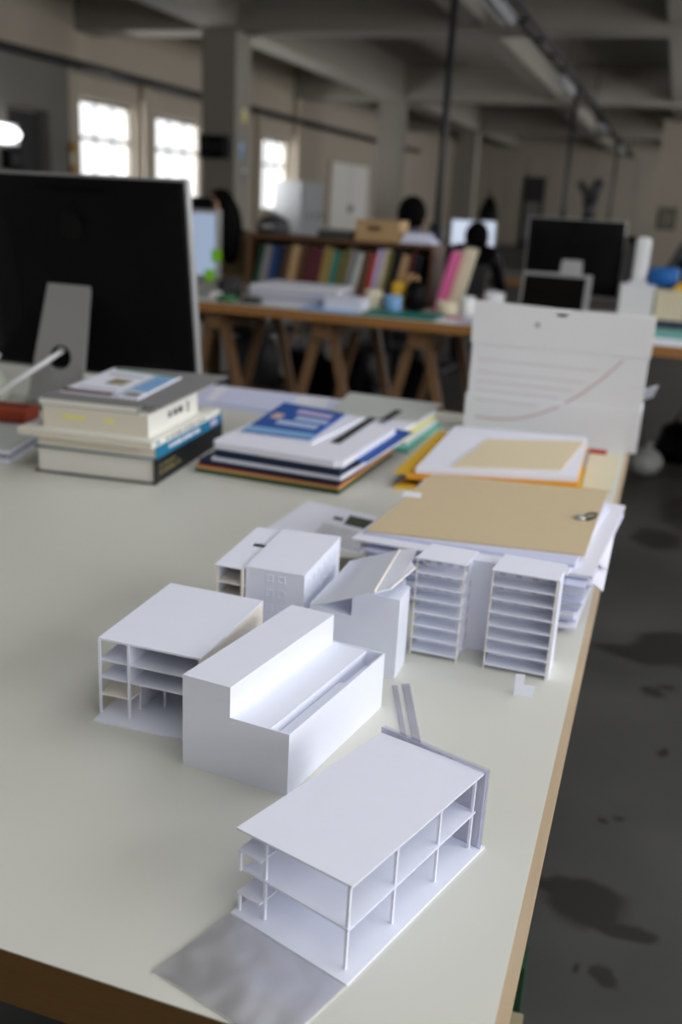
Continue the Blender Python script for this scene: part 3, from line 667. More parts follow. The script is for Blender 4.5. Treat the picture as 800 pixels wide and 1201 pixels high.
computer('large black-backed all-in-one computer with aluminium stand on the work table', -1.567, -1.0, 1.926, .524, .068, .066, .145, .112, 1.855, noff=-.022)
# white papers lying behind the stacks
W0 = (-.92, 2.24)
t = thing('paper_sheets', 'large white paper sheets lying flat behind the book stacks', 'papers', (W0[0], W0[1], T))
for k, q in enumerate(([(-1.09, 2.10), (-.70, 2.07), (-.76, 2.35), (-1.14, 2.345)], [(-1.06, 2.14), (-.74, 2.12), (-.80, 2.352), (-1.12, 2.34)], [(-1.03, 2.12), (-.84, 2.11), (-.88, 2.34), (-1.08, 2.33)])):
    MB().slab(rel(q, W0), .0015 * k, .0015 * k + .0012).build('sheet', (M_PAPERBLUE, M_PAPER, M_PAPERBLUE)[k], t)

# ---- middle stack
def sheet(name, label, cat, q, z0, z1, m, group=None, bevel=0):
    o = (sum(p[0] for p in q) / len(q), sum(p[1] for p in q) / len(q))
    t = MB().slab(rel(q, o), 0, z1 - z0).build(name, m, bevel=bevel); t.location = (o[0], o[1], T + z0)
    return tag(t, label, cat, group)
def folder(label, q, z0, z1, cover, paper, group=None):
    """two card covers with papers between"""
    o = (sum(p[0] for p in q) / 4, sum(p[1] for p in q) / 4); h = z1 - z0
    t = thing('folder', label, 'folder', (o[0], o[1], T + z0), 0, group)
    r = rel(q, o)
    MB().slab(r, 0, .0012).build('back_cover', cover, t); MB().slab(r, h - .0012, h).build('front_cover', cover, t)
    MB().slab([(x * .985, y * .985) for x, y in r], .0012, h - .0012).build('papers', paper, t)
    return t
g = 'folders in the middle stack'
folder('dark teal card folder at the bottom of the middle stack', [(-.792, 1.560), (-.502, 1.549), (-.492, 1.87), (-.785, 1.885)], 0, .0075, DGREEN, GREEN, g)
folder('orange card folder, second from the bottom of the middle stack', [(-.790, 1.562), (-.503, 1.552), (-.493, 1.868), (-.783, 1.883)], .0075, .0135, ORANGE, CREAM, g)
folder('red-brown card folder in the lower middle stack', [(-.788, 1.563), (-.504, 1.553), (-.491, 1.872), (-.782, 1.883)], .0135, .0185, RED, BROWN, g)
folder('thin navy folder in the lower middle stack', [(-.786, 1.562), (-.503, 1.548), (-.488, 1.875), (-.781, 1.885)], .0185, .0255, NAVY, NAVY, g)
sheet('paper_block', 'white paper block between two navy folders in the middle stack', 'papers', [(-.760, 1.566), (-.500, 1.552), (-.478, 1.88), (-.758, 1.89)], .0255, .0325, M_PAPER)
folder('thick navy binder high in the middle stack', [(-.757, 1.568), (-.503, 1.552), (-.486, 1.868), (-.757, 1.89)], .0325, .046, NAVY, NAVY, g)
sheet('paper_sheet', 'bright blue card sticking out of the right side of the middle stack', 'card', [(-.52, 1.62), (-.474, 1.62), (-.458, 1.90), (-.52, 1.91)], .0465, .0475, BLUE)
sheet('paper_block', 'thick white document with rounded corners on the navy binder', 'papers', [(-.764, 1.582), (-.755, 1.570), (-.515, 1.552), (-.500, 1.560), (-.488, 1.86), (-.498, 1.872), (-.757, 1.945), (-.768, 1.93)], .0475, .060, M_PAPER)
t = sheet('paper_sheet', 'white sheets under the blue booklet', 'papers', [(-.74, 1.655), (-.590, 1.642), (-.570, 1.905), (-.75, 1.93)], .060, .064, M_PAPER)
BQ = [(-.738, 1.655), (-.600, 1.657), (-.612, 1.905), (-.768, 1.945)]; BO = (-.67, 1.79)
t = thing('booklet', 'blue printed booklet lying on top of the middle stack', 'booklet', (BO[0], BO[1], T + .064))
MB().slab(rel(BQ, BO), 0, .0035).build('cover', BLUE, t)
patch(t, BQ, BO, .0, 1, 0, .16, .0035, SKYB); patch(t, BQ, BO, .28, .9, .30, .44, .0035, col('pale_blue_print', (170, 190, 224))); patch(t, BQ, BO, .1, .26, .45, .62, .0035, mat('mottled_patch2', (190, 110, 90), .4, rgb2=(230, 220, 220), scale=70))
patch(t, BQ, BO, .35, .9, .72, .86, .0035, LILAC); patch(t, BQ, BO, .45, .95, .5, .64, .0035, col('pale_blue_print', (170, 190, 224)))
# ---- second pile behind it, under the grey folder
for k, (q, m, lb) in enumerate((([(-.70, 1.93), (-.470, 1.90), (-.464, 2.20), (-.70, 2.24)], AQUA, 'aqua sheet at the bottom under the light grey folder'),
                            ([(-.70, 1.95), (-.482, 1.935), (-.474, 2.20), (-.70, 2.24)], M_PAPER, 'white sheet above the aqua sheet under the light grey folder'),
                            ([(-.70, 1.96), (-.492, 1.93), (-.482, 2.21), (-.70, 2.25)], PALEYEL, 'pale yellow sheet under the light grey folder'),
                            ([(-.69, 1.97), (-.50, 1.955), (-.484, 2.22), (-.70, 2.26)], M_PAPER, 'thick white papers directly below the light grey folder'))):
    z0, z1 = ((0, .006), (.006, .014), (.014, .022), (.022, .034))[k]
    sheet('paper_sheet', lb, 'papers', q, z0, z1, m)
sheet('folder', 'light grey card folder behind the middle stack', 'folder', [(-.695, 2.02), (-.487, 2.050), (-.484, 2.272), (-.724, 2.288)], .034, .037, LGREY)
b = MB(); pth = ((-.22, .0232), (.03, .0232), (.125, .0002), (.24, .0002))
for (ya, za), (yb_, zb) in zip(pth[:-1], pth[1:]): b.hexa([(-.009, ya, za), (.009, ya, za), (.009, yb_, zb), (-.009, yb_, zb)], [(-.009, ya, za + .0015), (.009, ya, za + .0015), (.009, yb_, zb + .0015), (-.009, yb_, zb + .0015)])
o = b.build('strap', DKGREY)
tag(o, 'black flat strap lying from the grey folder onto the white document', 'strap'); o.location = (-.555, 1.895, T + .0375)

# ---- right hand piles
g = 'envelopes and papers in the far right pile'
UQ = [(-.398, 1.655), (-.108, 1.745), (-.118, 2.06), (-.408, 2.02)]
def shr(q, dx0, dy0, dx1, dy1): return [(q[0][0] + dx0, q[0][1] + dy0), (q[1][0] + dx1, q[1][1] + dy0), (q[2][0] + dx1, q[2][1] + dy1), (q[3][0] + dx0, q[3][1] + dy1)]
sheet('envelope', 'yellow padded envelope at the bottom of the far right pile', 'envelope', [(-.424, 1.630), (-.064, 1.765), (-.068, 1.96), (-.400, 1.98)], 0, .004, YEL)
sheet('paper_block', 'white papers above the yellow padded envelope', 'papers', shr(UQ, .02, .0, -.012, 0), .004, .012, M_PAPERBLUE)
sheet('card_sleeve', 'dark red card sleeve in the far right pile', 'card', shr(UQ, .01, .004, -.004, -.01), .012, .017, DRED)
t = thing('envelope', 'orange envelope with open flap in the far right pile', 'envelope', (-.26, 1.87, T + .017))
MB().slab(rel(shr(UQ, -.008, -.004, .002, .0), (-.26, 1.87)), 0, .010).build('body', ORANGE, t)
MB().slab(rel([(-.430, 1.645), (-.402, 1.652), (-.412, 2.026), (-.432, 2.02)], (-.26, 1.87)), .009, .0105).build('flap', YEL, t)
sheet('paper_block', 'top white papers under the small kraft envelope', 'papers', shr(UQ, .006, .006, .0, .03), .0275, .038, M_PAPER)
t = sheet('envelope', 'small light kraft envelope on top of the far right pile', 'envelope', [(-.333, 1.695), (-.140, 1.775), (-.120, 2.04), (-.312, 1.95)], .038, .0405, M_KRAFTLIGHT)
sheet('paper_sheet', 'loose cream sheet beside the yellow envelope at the table edge', 'papers', [(-.10, 1.80), (-.045, 1.80), (-.045, 2.10), (-.11, 2.10)], .0045, .0055, CREAM)
o = sheet('sticky_tab', 'small red tab next to the archive box foot', 'tab', [(-.112, 2.085), (-.075, 2.085), (-.075, 2.115), (-.112, 2.115)], .0056, .010, RED)
# stack under the kraft folder
t = thing('paper_stack', 'tall untidy stack of white papers overhanging the table edge under the kraft folder', 'papers', (-.19, 1.30, T))
z = 0; k = 0
while z < .076:
    th = random.uniform(.0028, .0058); over = .004 + .020 * min(1, z / .05) * random.uniform(.5, 1.1); dy = random.uniform(-.012, .012); dx = random.uniform(-.008, .01); sk = random.uniform(-.012, .012)
    q = [(-.14 + dx, -.165 + dy), (.135 + over * .6 + dx * .5, -.165 + dy + sk), (.152 + over, .165 + dy + sk), (-.135 + dx, .17 + dy)]
    MB().slab(q, z, z + th * .96).build('sheet', M_PAPERBLUE if k % 3 == 1 else M_PAPER, t); z += th; k += 1
ZK = z
# a few sheets bending down over the right side
for k, (y0, y1, zc) in enumerate(((-.10, .165, .0765), (-.15, .12, .066))):
    b = MB(); n = 6; vs = []
    for i in range(n + 1):
        s = i / n; x = .10 + .068 * s; zz = zc + .0005 - .016 * s * s * s
        vs += [(x, y0 + .01 * s, zz), (x, y1 + .02 * s, zz), (x, y1 + .02 * s, zz + .0025), (x, y0 + .01 * s, zz + .0025)]
    fs = [(0, 1, 2, 3), tuple(4 * n + j for j in (3, 2, 1, 0))]
    for i in range(n):
        for j in range(4): fs.append((4 * i + j, 4 * i + (j + 1) % 4, 4 * i + 4 + (j + 1) % 4, 4 * i + 4 + j))
    b.add(vs, fs).build('curled_sheet', M_PAPER, t, True)
sheet('board', 'pale board with tan edge sticking out below the kraft folder', 'board', [(-.345, 1.128), (-.066, 1.122), (-.036, 1.43), (-.32, 1.42)], ZK, ZK + .0022, M_PAPER)
o = sheet('paper_block', 'bluish papers right under the kraft folder', 'papers', [(-.335, 1.150), (-.06, 1.150), (-.040, 1.45), (-.32, 1.45)], ZK + .0022, ZK + .0068, M_PAPERBLUE)
KQ = [(-.331, 1.148), (-.051, 1.186), (-.043, 1.500), (-.316, 1.460)]; KO = (-.185, 1.32); zk = ZK + .0068
t = thing('folder', 'kraft brown board folder with metal clasp and small white label', 'folder', (KO[0], KO[1], T + zk))
MB().slab(rel(KQ, KO), 0, .003).build('cover', M_KRAFT, t)
MB().slab(rel([(-.329, 1.317), (-.301, 1.323), (-.306, 1.347), (-.331, 1.345)], KO), .003, .0034).build('label', M_PAPER, t)
c = (-.071 - KO[0], 1.334 - KO[1])
MB().lathe([(.008, .003), (.0085, .005), (.006, .0075), (.002, .008)], 16, c).build('clasp_button', M_ALU, t, True)
MB().tube([(c[0] + .004, c[1] + .004, .006), (c[0] + .012, c[1] + .014, .009), (c[0] + .022, c[1] + .024, .007), (c[0] + .020, c[1] + .008, .006), (c[0] + .010, c[1] - .006, .005)], .0018, 6).build('clasp_wire', M_STEEL, t, True)
# printed site photograph, and a mottled olive-grey sheet, below the window block model
SQ = [(-.545, 1.315), (-.372, 1.275), (-.404, 1.462), (-.538, 1.490)]; SO = (-.47, 1.38)
t = thing('printed_sheet', 'white sheet with a dark green aerial photo print behind the models', 'papers', (SO[0], SO[1], T))
MB().slab(rel(SQ, SO), 0, .0008).build('sheet', M_PAPER, t)
patch(t, SQ, SO, .66, .98, .60, .86, .0008, mat('aerial_photo', (38, 52, 34), .5, rgb2=(84, 88, 74), scale=70)); patch(t, SQ, SO, .50, .62, .66, .74, .0008, DKGREY)
patch(t, SQ, SO, .45, .97, .05, .5, .0008, mat('pale_plan_print', (176, 178, 184), .6, rgb2=(224, 224, 230), scale=50))
sheet('mottled_patch', 'dark olive-grey sheet lying by the paper stack', 'papers', [(-.408, 1.155), (-.345, 1.155), (-.338, 1.27), (-.410, 1.25)], .0, .0009, mat('olive_mottle', (96, 92, 78), .5, rgb2=(130, 126, 116), scale=30))
sheet('paper_sheet', 'small bluish paper corner poking out left of the window block model', 'papers', [(-.470, .968), (-.4535, .968), (-.457, 1.05), (-.476, 1.05)], 0, .0008, M_PAPERBLUE)

# ---- archive carton
AC = (-.21, 2.21)
t = thing('archive_box', 'pale grey archive carton with faint red curve and lines standing at the table end', 'box', (AC[0], AC[1], T))
def ABX(x0, x1, y0, y1, z0, z1, name, m): return MB().box(x0 - AC[0], x1 - AC[0], y0 - AC[1], y1 - AC[1], z0, z1).build(name, m, t)
ABX(-.4005, -.018, 2.157, 2.262, 0, .2094, 'body', GREYCARTON)
b = MB().box(-.4045 - AC[0], -.0145 - AC[0], 2.1555 - AC[1], 2.264 - AC[1], .2095, .270)
xs = [-.4045, -.228, -.222, -.214, -.206, -.198, -.192, -.0145]; zt = [.303, .303, .2935, .2895, .2895, .2935, .303, .2955]
top = [(-.4045, .303), (-.230, .2988), (-.227, .288), (-.219, .2815), (-.203, .2812), (-.195, .287), (-.191, .2978), (-.0145, .2955)]
# notched front face of the lid
pts = [(-.0145, .270), *[(x, z) for x, z in reversed(top)], (-.4045, .270)]
n = len(pts)
b.add([(x - AC[0], 2.1555 - AC[1], z) for x, z in pts] + [(x - AC[0], 2.159 - AC[1], z) for x, z in pts], [tuple(range(n)), tuple(range(2 * n - 1, n - 1, -1))] + [(i, (i + 1) % n, n + (i + 1) % n, n + i) for i in range(n)])
for x0, x1, y0, y1, z0, z1 in ((-.4045, -.230, 2.159, 2.264, .2845, .288), (-.191, -.0145, 2.159, 2.264, .2845, .288), (-.230, -.191, 2.190, 2.264, .2845, .288),
        (-.4045, -.402, 2.159, 2.264, .270, .2845), (-.017, -.0145, 2.159, 2.264, .270, .2845), (-.402, -.017, 2.2615, 2.264, .270, .2845)):
    b.box(x0 - AC[0], x1 - AC[0], y0 - AC[1], y1 - AC[1], z0, z1)
b.build('lid', GREYCARTON, t)
ABX(-.26, -.16, 2.1600, 2.235, .2701, .2712, 'notch_shade', DKGREY)  # charcoal sheet paints the shade inside the lid, seen through the notch
ABX(-.404, -.0150, 2.1535, 2.265, 0, .094, 'bottom_tray', GREYCARTON)
def strip(p, yy, wd, name, m):
    b = MB()
    for (x0, z0), (x1, z1) in zip(p[:-1], p[1:]):
        d = Vector((x1 - x0, z1 - z0)).normalized(); nx, nz = -d.y * wd / 2, d.x * wd / 2
        q = [(x0 - nx, z0 - nz), (x1 - nx, z1 - nz), (x1 + nx, z1 + nz), (x0 + nx, z0 + nz)]
        b.hexa([(x - AC[0], yy - AC[1], z) for x, z in q], [(x - AC[0], yy + .0006 - AC[1], z) for x, z in q])
    return b.build(name, m, t)
cv = [(-.378, .042), (-.332, .041), (-.284, .047), (-.238, .062), (-.193, .085), (-.150, .117), (-.109, .155), (-.070, .200)]
strip([p for p in cv if p[1] <= .087], 2.1530, .0042, 'printed_curve', PRINT)
strip([p for p in cv if p[1] >= .084], 2.1565, .0042, 'printed_curve', PRINT)
for z, x1 in ((.173, -.117), (.1445, -.144), (.1235, -.169), (.1035, -.195)): strip([(-.384, z), (x1, z)], 2.1565, .003, 'printed_line', PRINTL)
strip([(-.384, .0815), (-.24, .0815)], 2.1530, .003, 'printed_line', PRINTL)
MB(lambda x, y, z: (x, -z, y)).lathe([(.006, 0), (.006, .0004)], 16).build('press_mark', CREASE, t).location = (-.26 - AC[0], 2.1554 - AC[1], .26)
sheet('paper_sheet', 'white paper corner sticking out behind the archive carton', 'papers', [(-.06, 2.285), (.022, 2.29), (.0, 2.34), (-.07, 2.34)], .10, .1015, M_PAPER).rotation_euler = (R(-35), R(-25), 0)

# ================================================================== THE FAR DESK ROW
def desk(label, x0, x1, y0, y1, z=T, top=None):
    t = thing('desk', label, 'desk', ((x0 + x1) / 2, (y0 + y1) / 2, 0)); w2, d2 = (x1 - x0) / 2, (y1 - y0) / 2
    MB().box(-w2, w2, -d2, d2, z - .045, z - .001).build('core_board', M_DESKEDGE, t); MB().box(-w2, w2, -d2, d2, z - .001, z).build('laminate_top', top or M_LAM, t)
    return t
desk('long wooden-edged desk on trestles behind the work table', -3.6, -.72, 4.24, 5.25)
desk('wooden-edged desk at the right behind the archive carton', -.71, 1.9, 4.15, 5.45)
LT = ['left end', 'middle', 'right end']
for k, x in enumerate((-2.1, -1.53, -1.06)): trestle(x, 4.72, T - .045, 'pine trestle under the %s of the far desk in view' % LT[k], 'trestles under the far desk', .8)
trestle(.42, 4.75, T - .045, 'pine trestle under the right far desk', 'trestles under the far desk', .8)
trestle(-3.2, 4.72, T - .045, 'pine trestle under the far desk behind the computer', 'trestles under the far desk', .8)

# bookcase with leaning books
BX0, BX1, BY = -2.13, -1.12, 4.78
t = thing('low_bookcase', 'low brown wooden bookcase standing along the far desk', 'bookcase', (BX0, BY, T))
wd = BX1 - BX0; SH = wood_material('brown_shelf', (104, 74, 46), (80, 56, 36), 9, (1, 14, 14))
MB().box(0, wd, 0, .25, 0, .018).build('bottom_board', SH, t); MB().box(0, wd, 0, .25, .290, .308).build('top_board', SH, t)
for x in (0, wd - .018): MB().box(x, x + .018, 0, .25, .018, .290).build('side_board', SH, t)
MB().box(.018, wd - .018, .235, .25, .018, .290).build('back_board', SH, t)
BKC = [(DGREEN, 'green'), (GREYC, 'mid grey'), (col('muted_blue', (40, 70, 120)), 'blue'), (NAVY, 'navy'), (BROWN, 'brown'), (CARTONB, 'tan'), (BROWN, 'dark brown'), (MAROON, 'maroon'), (MAROON, 'deep maroon'), (col('muted_ochre', (150, 130, 70)), 'dull yellow'), (col('muted_ochre', (150, 130, 70)), 'ochre yellow'), (col('sea_teal', (40, 120, 112)), 'sea green'), (OLIVE, 'olive'),
       (OLIVE, 'pale olive'), (GREYC, 'grey'), (LGREY, 'thin pale grey'), (BROWN, 'narrow brown'), (RED, 'red'), (LILAC, 'lilac'), (CREAM, 'narrow cream'), (OLIVE, 'dark olive'), (BLACKC, 'black'), (CARTONB, 'light brown'), (MAROON, 'wine red'), (BLACKC, 'thick black')]
x = .022
for k, (m, cn) in enumerate(BKC):
    th = random.uniform(.022, .046); h = random.uniform(.235, .262); a = R(random.uniform(9, 13))
    if x + th + math.sin(a) * h > wd - .02: break
    b_ = thing('book', '%s book standing in the low bookcase, number %s along the shelf' % (cn, ['one', 'two', 'three', 'four', 'five', 'six', 'seven', 'eight', 'nine', 'ten', 'eleven', 'twelve', 'thirteen', 'fourteen', 'fifteen', 'sixteen', 'seventeen', 'eighteen', 'nineteen', 'twenty', 'twenty-one', 'twenty-two', 'twenty-three', 'twenty-four', 'twenty-five'][k]), 'book', (BX0 + x, BY + .01, T + .0185), 0, 'books in the low bookcase')
    b_.rotation_euler = (0, a, 0)
    MB().box(0, th, 0, .004, 0, h).build('spine', m, b_); MB().box(0, .003, .004, .19, 0, h).build('cover', m, b_); MB().box(th - .003, th, .004, .19, 0, h).build('cover', m, b_); MB().box(.003, th - .003, .004, .186, .003, h - .003).build('page_block', M_PAGESCREAM, b_)
    x += th / math.cos(a) + .003
def leaner(label, x, y, th, h, a, m):
    b_ = thing('book', label, 'book', (x, y, T), 0); b_.rotation_euler = (0, R(a), 0)
    MB().box(0, th, 0, .004, 0, h).build('spine', m, b_); MB().box(0, .003, .004, .22, 0, h).build('cover', m, b_); MB().box(th - .003, th, .004, .22, 0, h).build('cover', m, b_); MB().box(.003, th - .003, .004, .216, .003, h - .003).build('page_block', M_PAGESCREAM, b_)
leaner('tall bright pink folder leaning in front of the bookcase end', -1.085, 4.70, .028, .30, 14, PINK)
leaner('tall cream folder leaning behind the bright pink folder', -1.045, 4.80, .035, .31, 13, CREAM)
t = thing('cardboard_box', 'brown cardboard box on top of the low bookcase', 'box', (-1.43, 4.90, T + .308))
MB().box(-.115, .115, -.09, .09, 0, .10).build('body', CARTONB, t)
for s in (-1, 1): MB().box(-.116, .116, s * .002 if s > 0 else -.091, .091 if s > 0 else -.002, .10, .103).build('flap', CARTONB, t)
MB().box(-.05, .02, -.0912, -.09, .05, .075).build('printed_panel', BROWN, t)
t = thing('paper_pile', 'crumpled white paper pile on the right end of the bookcase top', 'papers', (-1.225, 4.90, T + .308))
for k in range(5): MB().slab([(-.085 + .006 * k, -.08), (.08, -.07 + .008 * k), (.085 - .012 * k, .08), (-.08, .07)], .010 * k, .010 * k + .009).build('sheet', M_PAPER if k % 2 else M_PAPERBLUE, t)
t = thing('rounded_case', 'grey rounded case on the left end of the bookcase top', 'case', (-2.03, 4.90, T + .308))
MB().lathe([(.085, 0), (.09, .03), (.075, .075), (.03, .095)], 16).build('shell', DKGREY, t, True); MB().box(-.03, .03, -.092, -.08, .03, .05).build('latch', M_ALU, t)
t = thing('document_pile', 'grey flat document box beside the cardboard box on the bookcase', 'box', (-1.66, 4.90, T + .308))
MB().box(-.09, .09, -.08, .08, 0, .035).build('body', DKGREY, t); MB().box(-.093, .093, -.083, .083, .035, .045).build('lid', GREYC, t)
# clutter along the desk front
t = thing('paper_pile', 'long pile of white papers lying on the far desk before the bookcase', 'papers', (-1.66, 4.52, T))
for k in range(7):
    dx, dy = random.uniform(-.02, .02), random.uniform(-.015, .015)
    MB().slab([(-.25 + dx, -.16 + dy), (.20 + dx, -.15 + dy), (.18 + dx, .14 + dy), (-.24 + dx, .15 + dy)], .013 * k, .013 * k + .012).build('sheet', (M_PAPER, M_PAPERBLUE, LGREY)[k % 3], t)
t = thing('carton_tray', 'small white carton on the front edge of the far desk', 'box', (-1.43, 4.40, T)); MB().box(-.09, .09, -.08, .08, 0, .05).build('body', M_PAPER, t); MB().box(-.092, .092, -.082, .082, .05, .062).build('lid', M_PAPER, t)
sheet('folder', 'teal folder lying on the far desk edge', 'folder', [(-1.32, 4.27), (-.98, 4.27), (-.98, 4.48), (-1.32, 4.48)], 0, .012, col('sea_teal', (40, 130, 120)))
sheet('paper_sheet', 'pale blue sheets lying left of the teal folder', 'papers', [(-1.62, 4.27), (-1.34, 4.27), (-1.34, 4.42), (-1.62, 4.42)], 0, .008, SKYB)
sheet('paper_sheet', 'white sheet with print at the right end of the far desk', 'papers', [(-.97, 4.27), (-.75, 4.27), (-.75, 4.55), (-.97, 4.55)], 0, .006, M_PAPER)
sheet('paper_sheet', 'lilac leaflet on the right end of the far desk', 'papers', [(-.86, 4.26), (-.74, 4.26), (-.74, 4.36), (-.86, 4.36)], .006, .009, LILAC)
sheet('paper_sheet', 'pink leaflet on the right end of the far desk', 'papers', [(-.95, 4.38), (-.88, 4.38), (-.88, 4.46), (-.95, 4.46)], .006, .009, RED)
def cup(label, x, y, r, h, m, cat='cup', z=0, handle=False, name='cup'):
    t = thing(name, label, cat, (x, y, T + z)); MB().lathe([(r * .8, 0), (r, h * .1), (r, h), (r * .9, h), (r * .88, h * .3)], 14).build('body', m, t, True)
    MB().lathe([(r * .86, h * .7), (r * .86, h * .72)], 12).build('contents', DKGREY, t)
    if handle: MB().tube([(r, 0, h * .8), (r * 1.6, 0, h * .7), (r * 1.6, 0, h * .3), (r, 0, h * .2)], r * .12, 6).build('handle', m, t, True)
cup('cream mug beside the small white carton on the far desk', -1.335, 4.50, .042, .095, CREAM, handle=True)
cup('light blue tin on the far desk before the bookcase', -1.225, 4.46, .042, .08, SKYB, 'tin', name='tin')
cup('yellow pot before the bookcase on the far desk', -1.245, 4.62, .035, .13, YEL, 'pot', name='pot')
cup('small cream bowl right of the pink folder', -.985, 4.55, .05, .06, CREAM, 'bowl', .006, name='bowl')
cup('white cup in the clutter right of the pink folder', -.90, 4.62, .035, .09, M_WHITEPL)
cup('round white lidded pot left of the silver laptop', -.79, 4.72, .05, .11, M_WHITEPL, 'pot', name='pot')
cup('dark pen pot in the clutter near the lime notes', -2.05, 4.45, .04, .10, DKGREY, 'pot', name='pot')
cup('small green tub at the left of the far desk front', -2.02, 4.32, .05, .03, GREEN, 'tub', name='tub')
cup('orange ball-shaped jar before the bookcase', -1.19, 4.66, .035, .17, col('tan_jar', (190, 150, 104)), 'jar', name='jar')
t = thing('bag', 'black crumpled bag beside the pink folder on the far desk', 'bag', (-1.15, 4.60, T))
b = MB().ball((0, 0, .07), .06, .07, .08, 12, 8); b.v = [(x * (1 + .15 * math.sin(60 * z)), y, max(z, 0)) for x, y, z in b.v]; b.build('body', M_BLACKPL, t, True); MB().tube([(-.03, 0, .14), (0, 0, .18), (.03, 0, .14)], .006, 6).build('handle', M_BLACKPL, t, True)
for k, (x, y, sx, sy, h, m, lb) in enumerate(((-2.15, 4.62, .10, .09, .07, DKGREY, 'dark desk gadget by the lime notes on the far desk'), (-1.93, 4.70, .07, .05, .09, GREYC, 'grey box left of the paper pile on the far desk'),
                                       (-2.10, 4.36, .05, .05, .04, M_WHITEPL, 'small white box near the lime notes'), (-1.90, 4.34, .09, .05, .025, DKGREY, 'flat black calculator on the far desk front'), (-1.80, 4.86, .05, .05, .06, BROWN, 'small brown box before the left bookcase end'),
                                       (-.84, 4.95, .06, .06, .10, LILAC, 'lilac parcel left of the far computer'), (-.98, 5.05, .13, .08, .05, MAROON, 'maroon document case left of the far computer'))):
    if k == 4: continue
    t = thing('desk_gadget' if k in (0, 3) else 'small_box', lb, 'gadget' if k in (0, 3) else 'box', (x, y, T + (.0 if k < 5 else 0)))
    MB().box(-sx / 2, sx / 2, -sy / 2, sy / 2, 0, h * .8).build('body', m, t, bevel=.003); MB().box(-sx / 2 + .004, sx / 2 - .004, -sy / 2 + .004, sy / 2 - .004, h * .8, h).build('top', m, t)
# monitor with lime notes, left
t = thing('monitor', 'bright pale-blue monitor with lime sticky notes left on the far desk', 'monitor', (-2.30, 4.50, T), R(12))
MB().box(-.14, .14, 0, .03, .08, .42).build('casing', M_ALU, t, bevel=.004)
MB().box(-.125, .115, -.002, 0, .10, .40).build('screen', mat('pale_screen', (176, 196, 226), .4, emit=.35), t)
MB().box(-.03, .03, .03, .05, 0, .2).build('stand', M_ALU, t); MB().box(-.09, .09, -.02, .10, 0, .012).build('foot', M_ALU, t)
MB().box(-.08, .10, -.004, .06, .421, .475).build('webcam_hood', M_BLACKPL, t)
for k, (x, z) in enumerate(((.125, .20), (.09, .10))):
    o = MB().box(-.025, .025, -.004, -.0024, -.03, .03).build('sticky_note', LIME); tag(o, ('upper' if k == 0 else 'lower') + ' lime green sticky note on the pale-blue monitor', 'note', 'lime sticky notes')
    o.location = (-2.30 + x * math.cos(R(12)), 4.50 + x * math.sin(R(12)) - .003, T + z); o.rotation_euler = (0, 0, R(12))
# second computer and laptop on the right far desk
computer('far black-backed all-in-one computer on the desk behind the archive carton', -.722, -.236, 5.13, .468, .090, .02, .15, .10, 5.03, False, .86)
t = thing('laptop', 'open silver laptop with a dark screen in front of the far computer', 'laptop', (-.50, 4.62, T), R(-3))
MB().box(-.16, .16, -.22, 0, 0, .016).build('base', M_ALU, t, bevel=.003)
MB().hexa([(-.16, 0, .018), (.16, 0, .018), (.16, .010, .018), (-.16, .010, .018)], [(-.16, .05, .225), (.16, .05, .225), (.16, .058, .225), (-.16, .058, .225)]).build('lid', M_ALU, t)
MB().hexa([(-.15, .0005, .030), (.135, .0005, .030), (.135, .006, .030), (-.15, .006, .030)], [(-.15, .0445, .210), (.135, .0445, .210), (.135, .050, .210), (-.15, .050, .210)]).build('screen', M_BLACKGLOSS, t)
MB().box(-.14, .14, -.11, -.02, .016, .0165).build('keyboard', DKGREY, t); MB().box(-.04, .04, -.19, -.13, .016, .0163).build('trackpad', M_ALU, t)
t = thing('router', 'upright white rounded device right of the far computer', 'device', (-.145, 5.1, T + .19))
MB().box(-.035, .035, -.05, .05, 0, .21).build('body', M_WHITEPL, t, bevel=.02); MB().box(-.045, .045, -.06, .06, -.012, 0).build('base', M_WHITEPL, t)
t = thing('speaker', 'slim black speaker between the far computer and the white device', 'speaker', (-.205, 5.12, T)); MB().box(-.022, .022, -.04, .04, 0, .40).build('body', M_BLACKPL, t); MB().box(-.018, .018, -.042, -.04, .03, .37).build('grille', DKGREY, t)
t = thing('storage_box', 'white carton under the white device on the right far desk', 'box', (-.135, 5.08, T)); MB().box(-.085, .075, -.10, .10, 0, .168).build('body', M_WHITEPL, t); MB().box(-.088, .078, -.103, .103, .168, .178).build('lid', M_PAPER, t)
t = thing('storage_box', 'cream carton right of the white carton on the far desk', 'box', (.02, 5.10, T)); MB().box(-.07, .07, -.10, .10, 0, .15).build('body', CREAM, t); MB().box(-.073, .073, -.103, .103, .15, .163).build('lid', CREAM, t)
t = thing('paint_tin', 'blue cylinder lying on the cream carton', 'tin', (-.03, 5.1, T + .214)); MB(lambda x, y, z: (z, x, y)).lathe([(.05, -.07), (.05, .07)], 18).build('body', col('strong_blue', (24, 96, 168)), t, True); MB(lambda x, y, z: (z, x, y)).lathe([(.046, .07), (.046, .073)], 18).build('lid', M_PAPER, t)
t = thing('cloth', 'yellow folded cloth on the carton at the right frame edge', 'cloth', (.055, 5.04, T + .164)); MB().slab([(-.03, -.04), (.05, -.035), (.055, .03), (-.02, .02)], 0, .02).build('fold', YEL, t); MB().slab([(-.01, -.03), (.05, -.03), (.05, .02), (-.01, .02)], .02, .035).build('fold', YEL, t)
t = thing('backpack', 'dark arched backpack with a picture patch at the right frame edge', 'bag', (.09, 5.34, T)); pts = [(-.14, 0), (.18, 0), (.18, .33), (.12, .42), (.03, .43), (-.06, .38), (-.12, .25)]
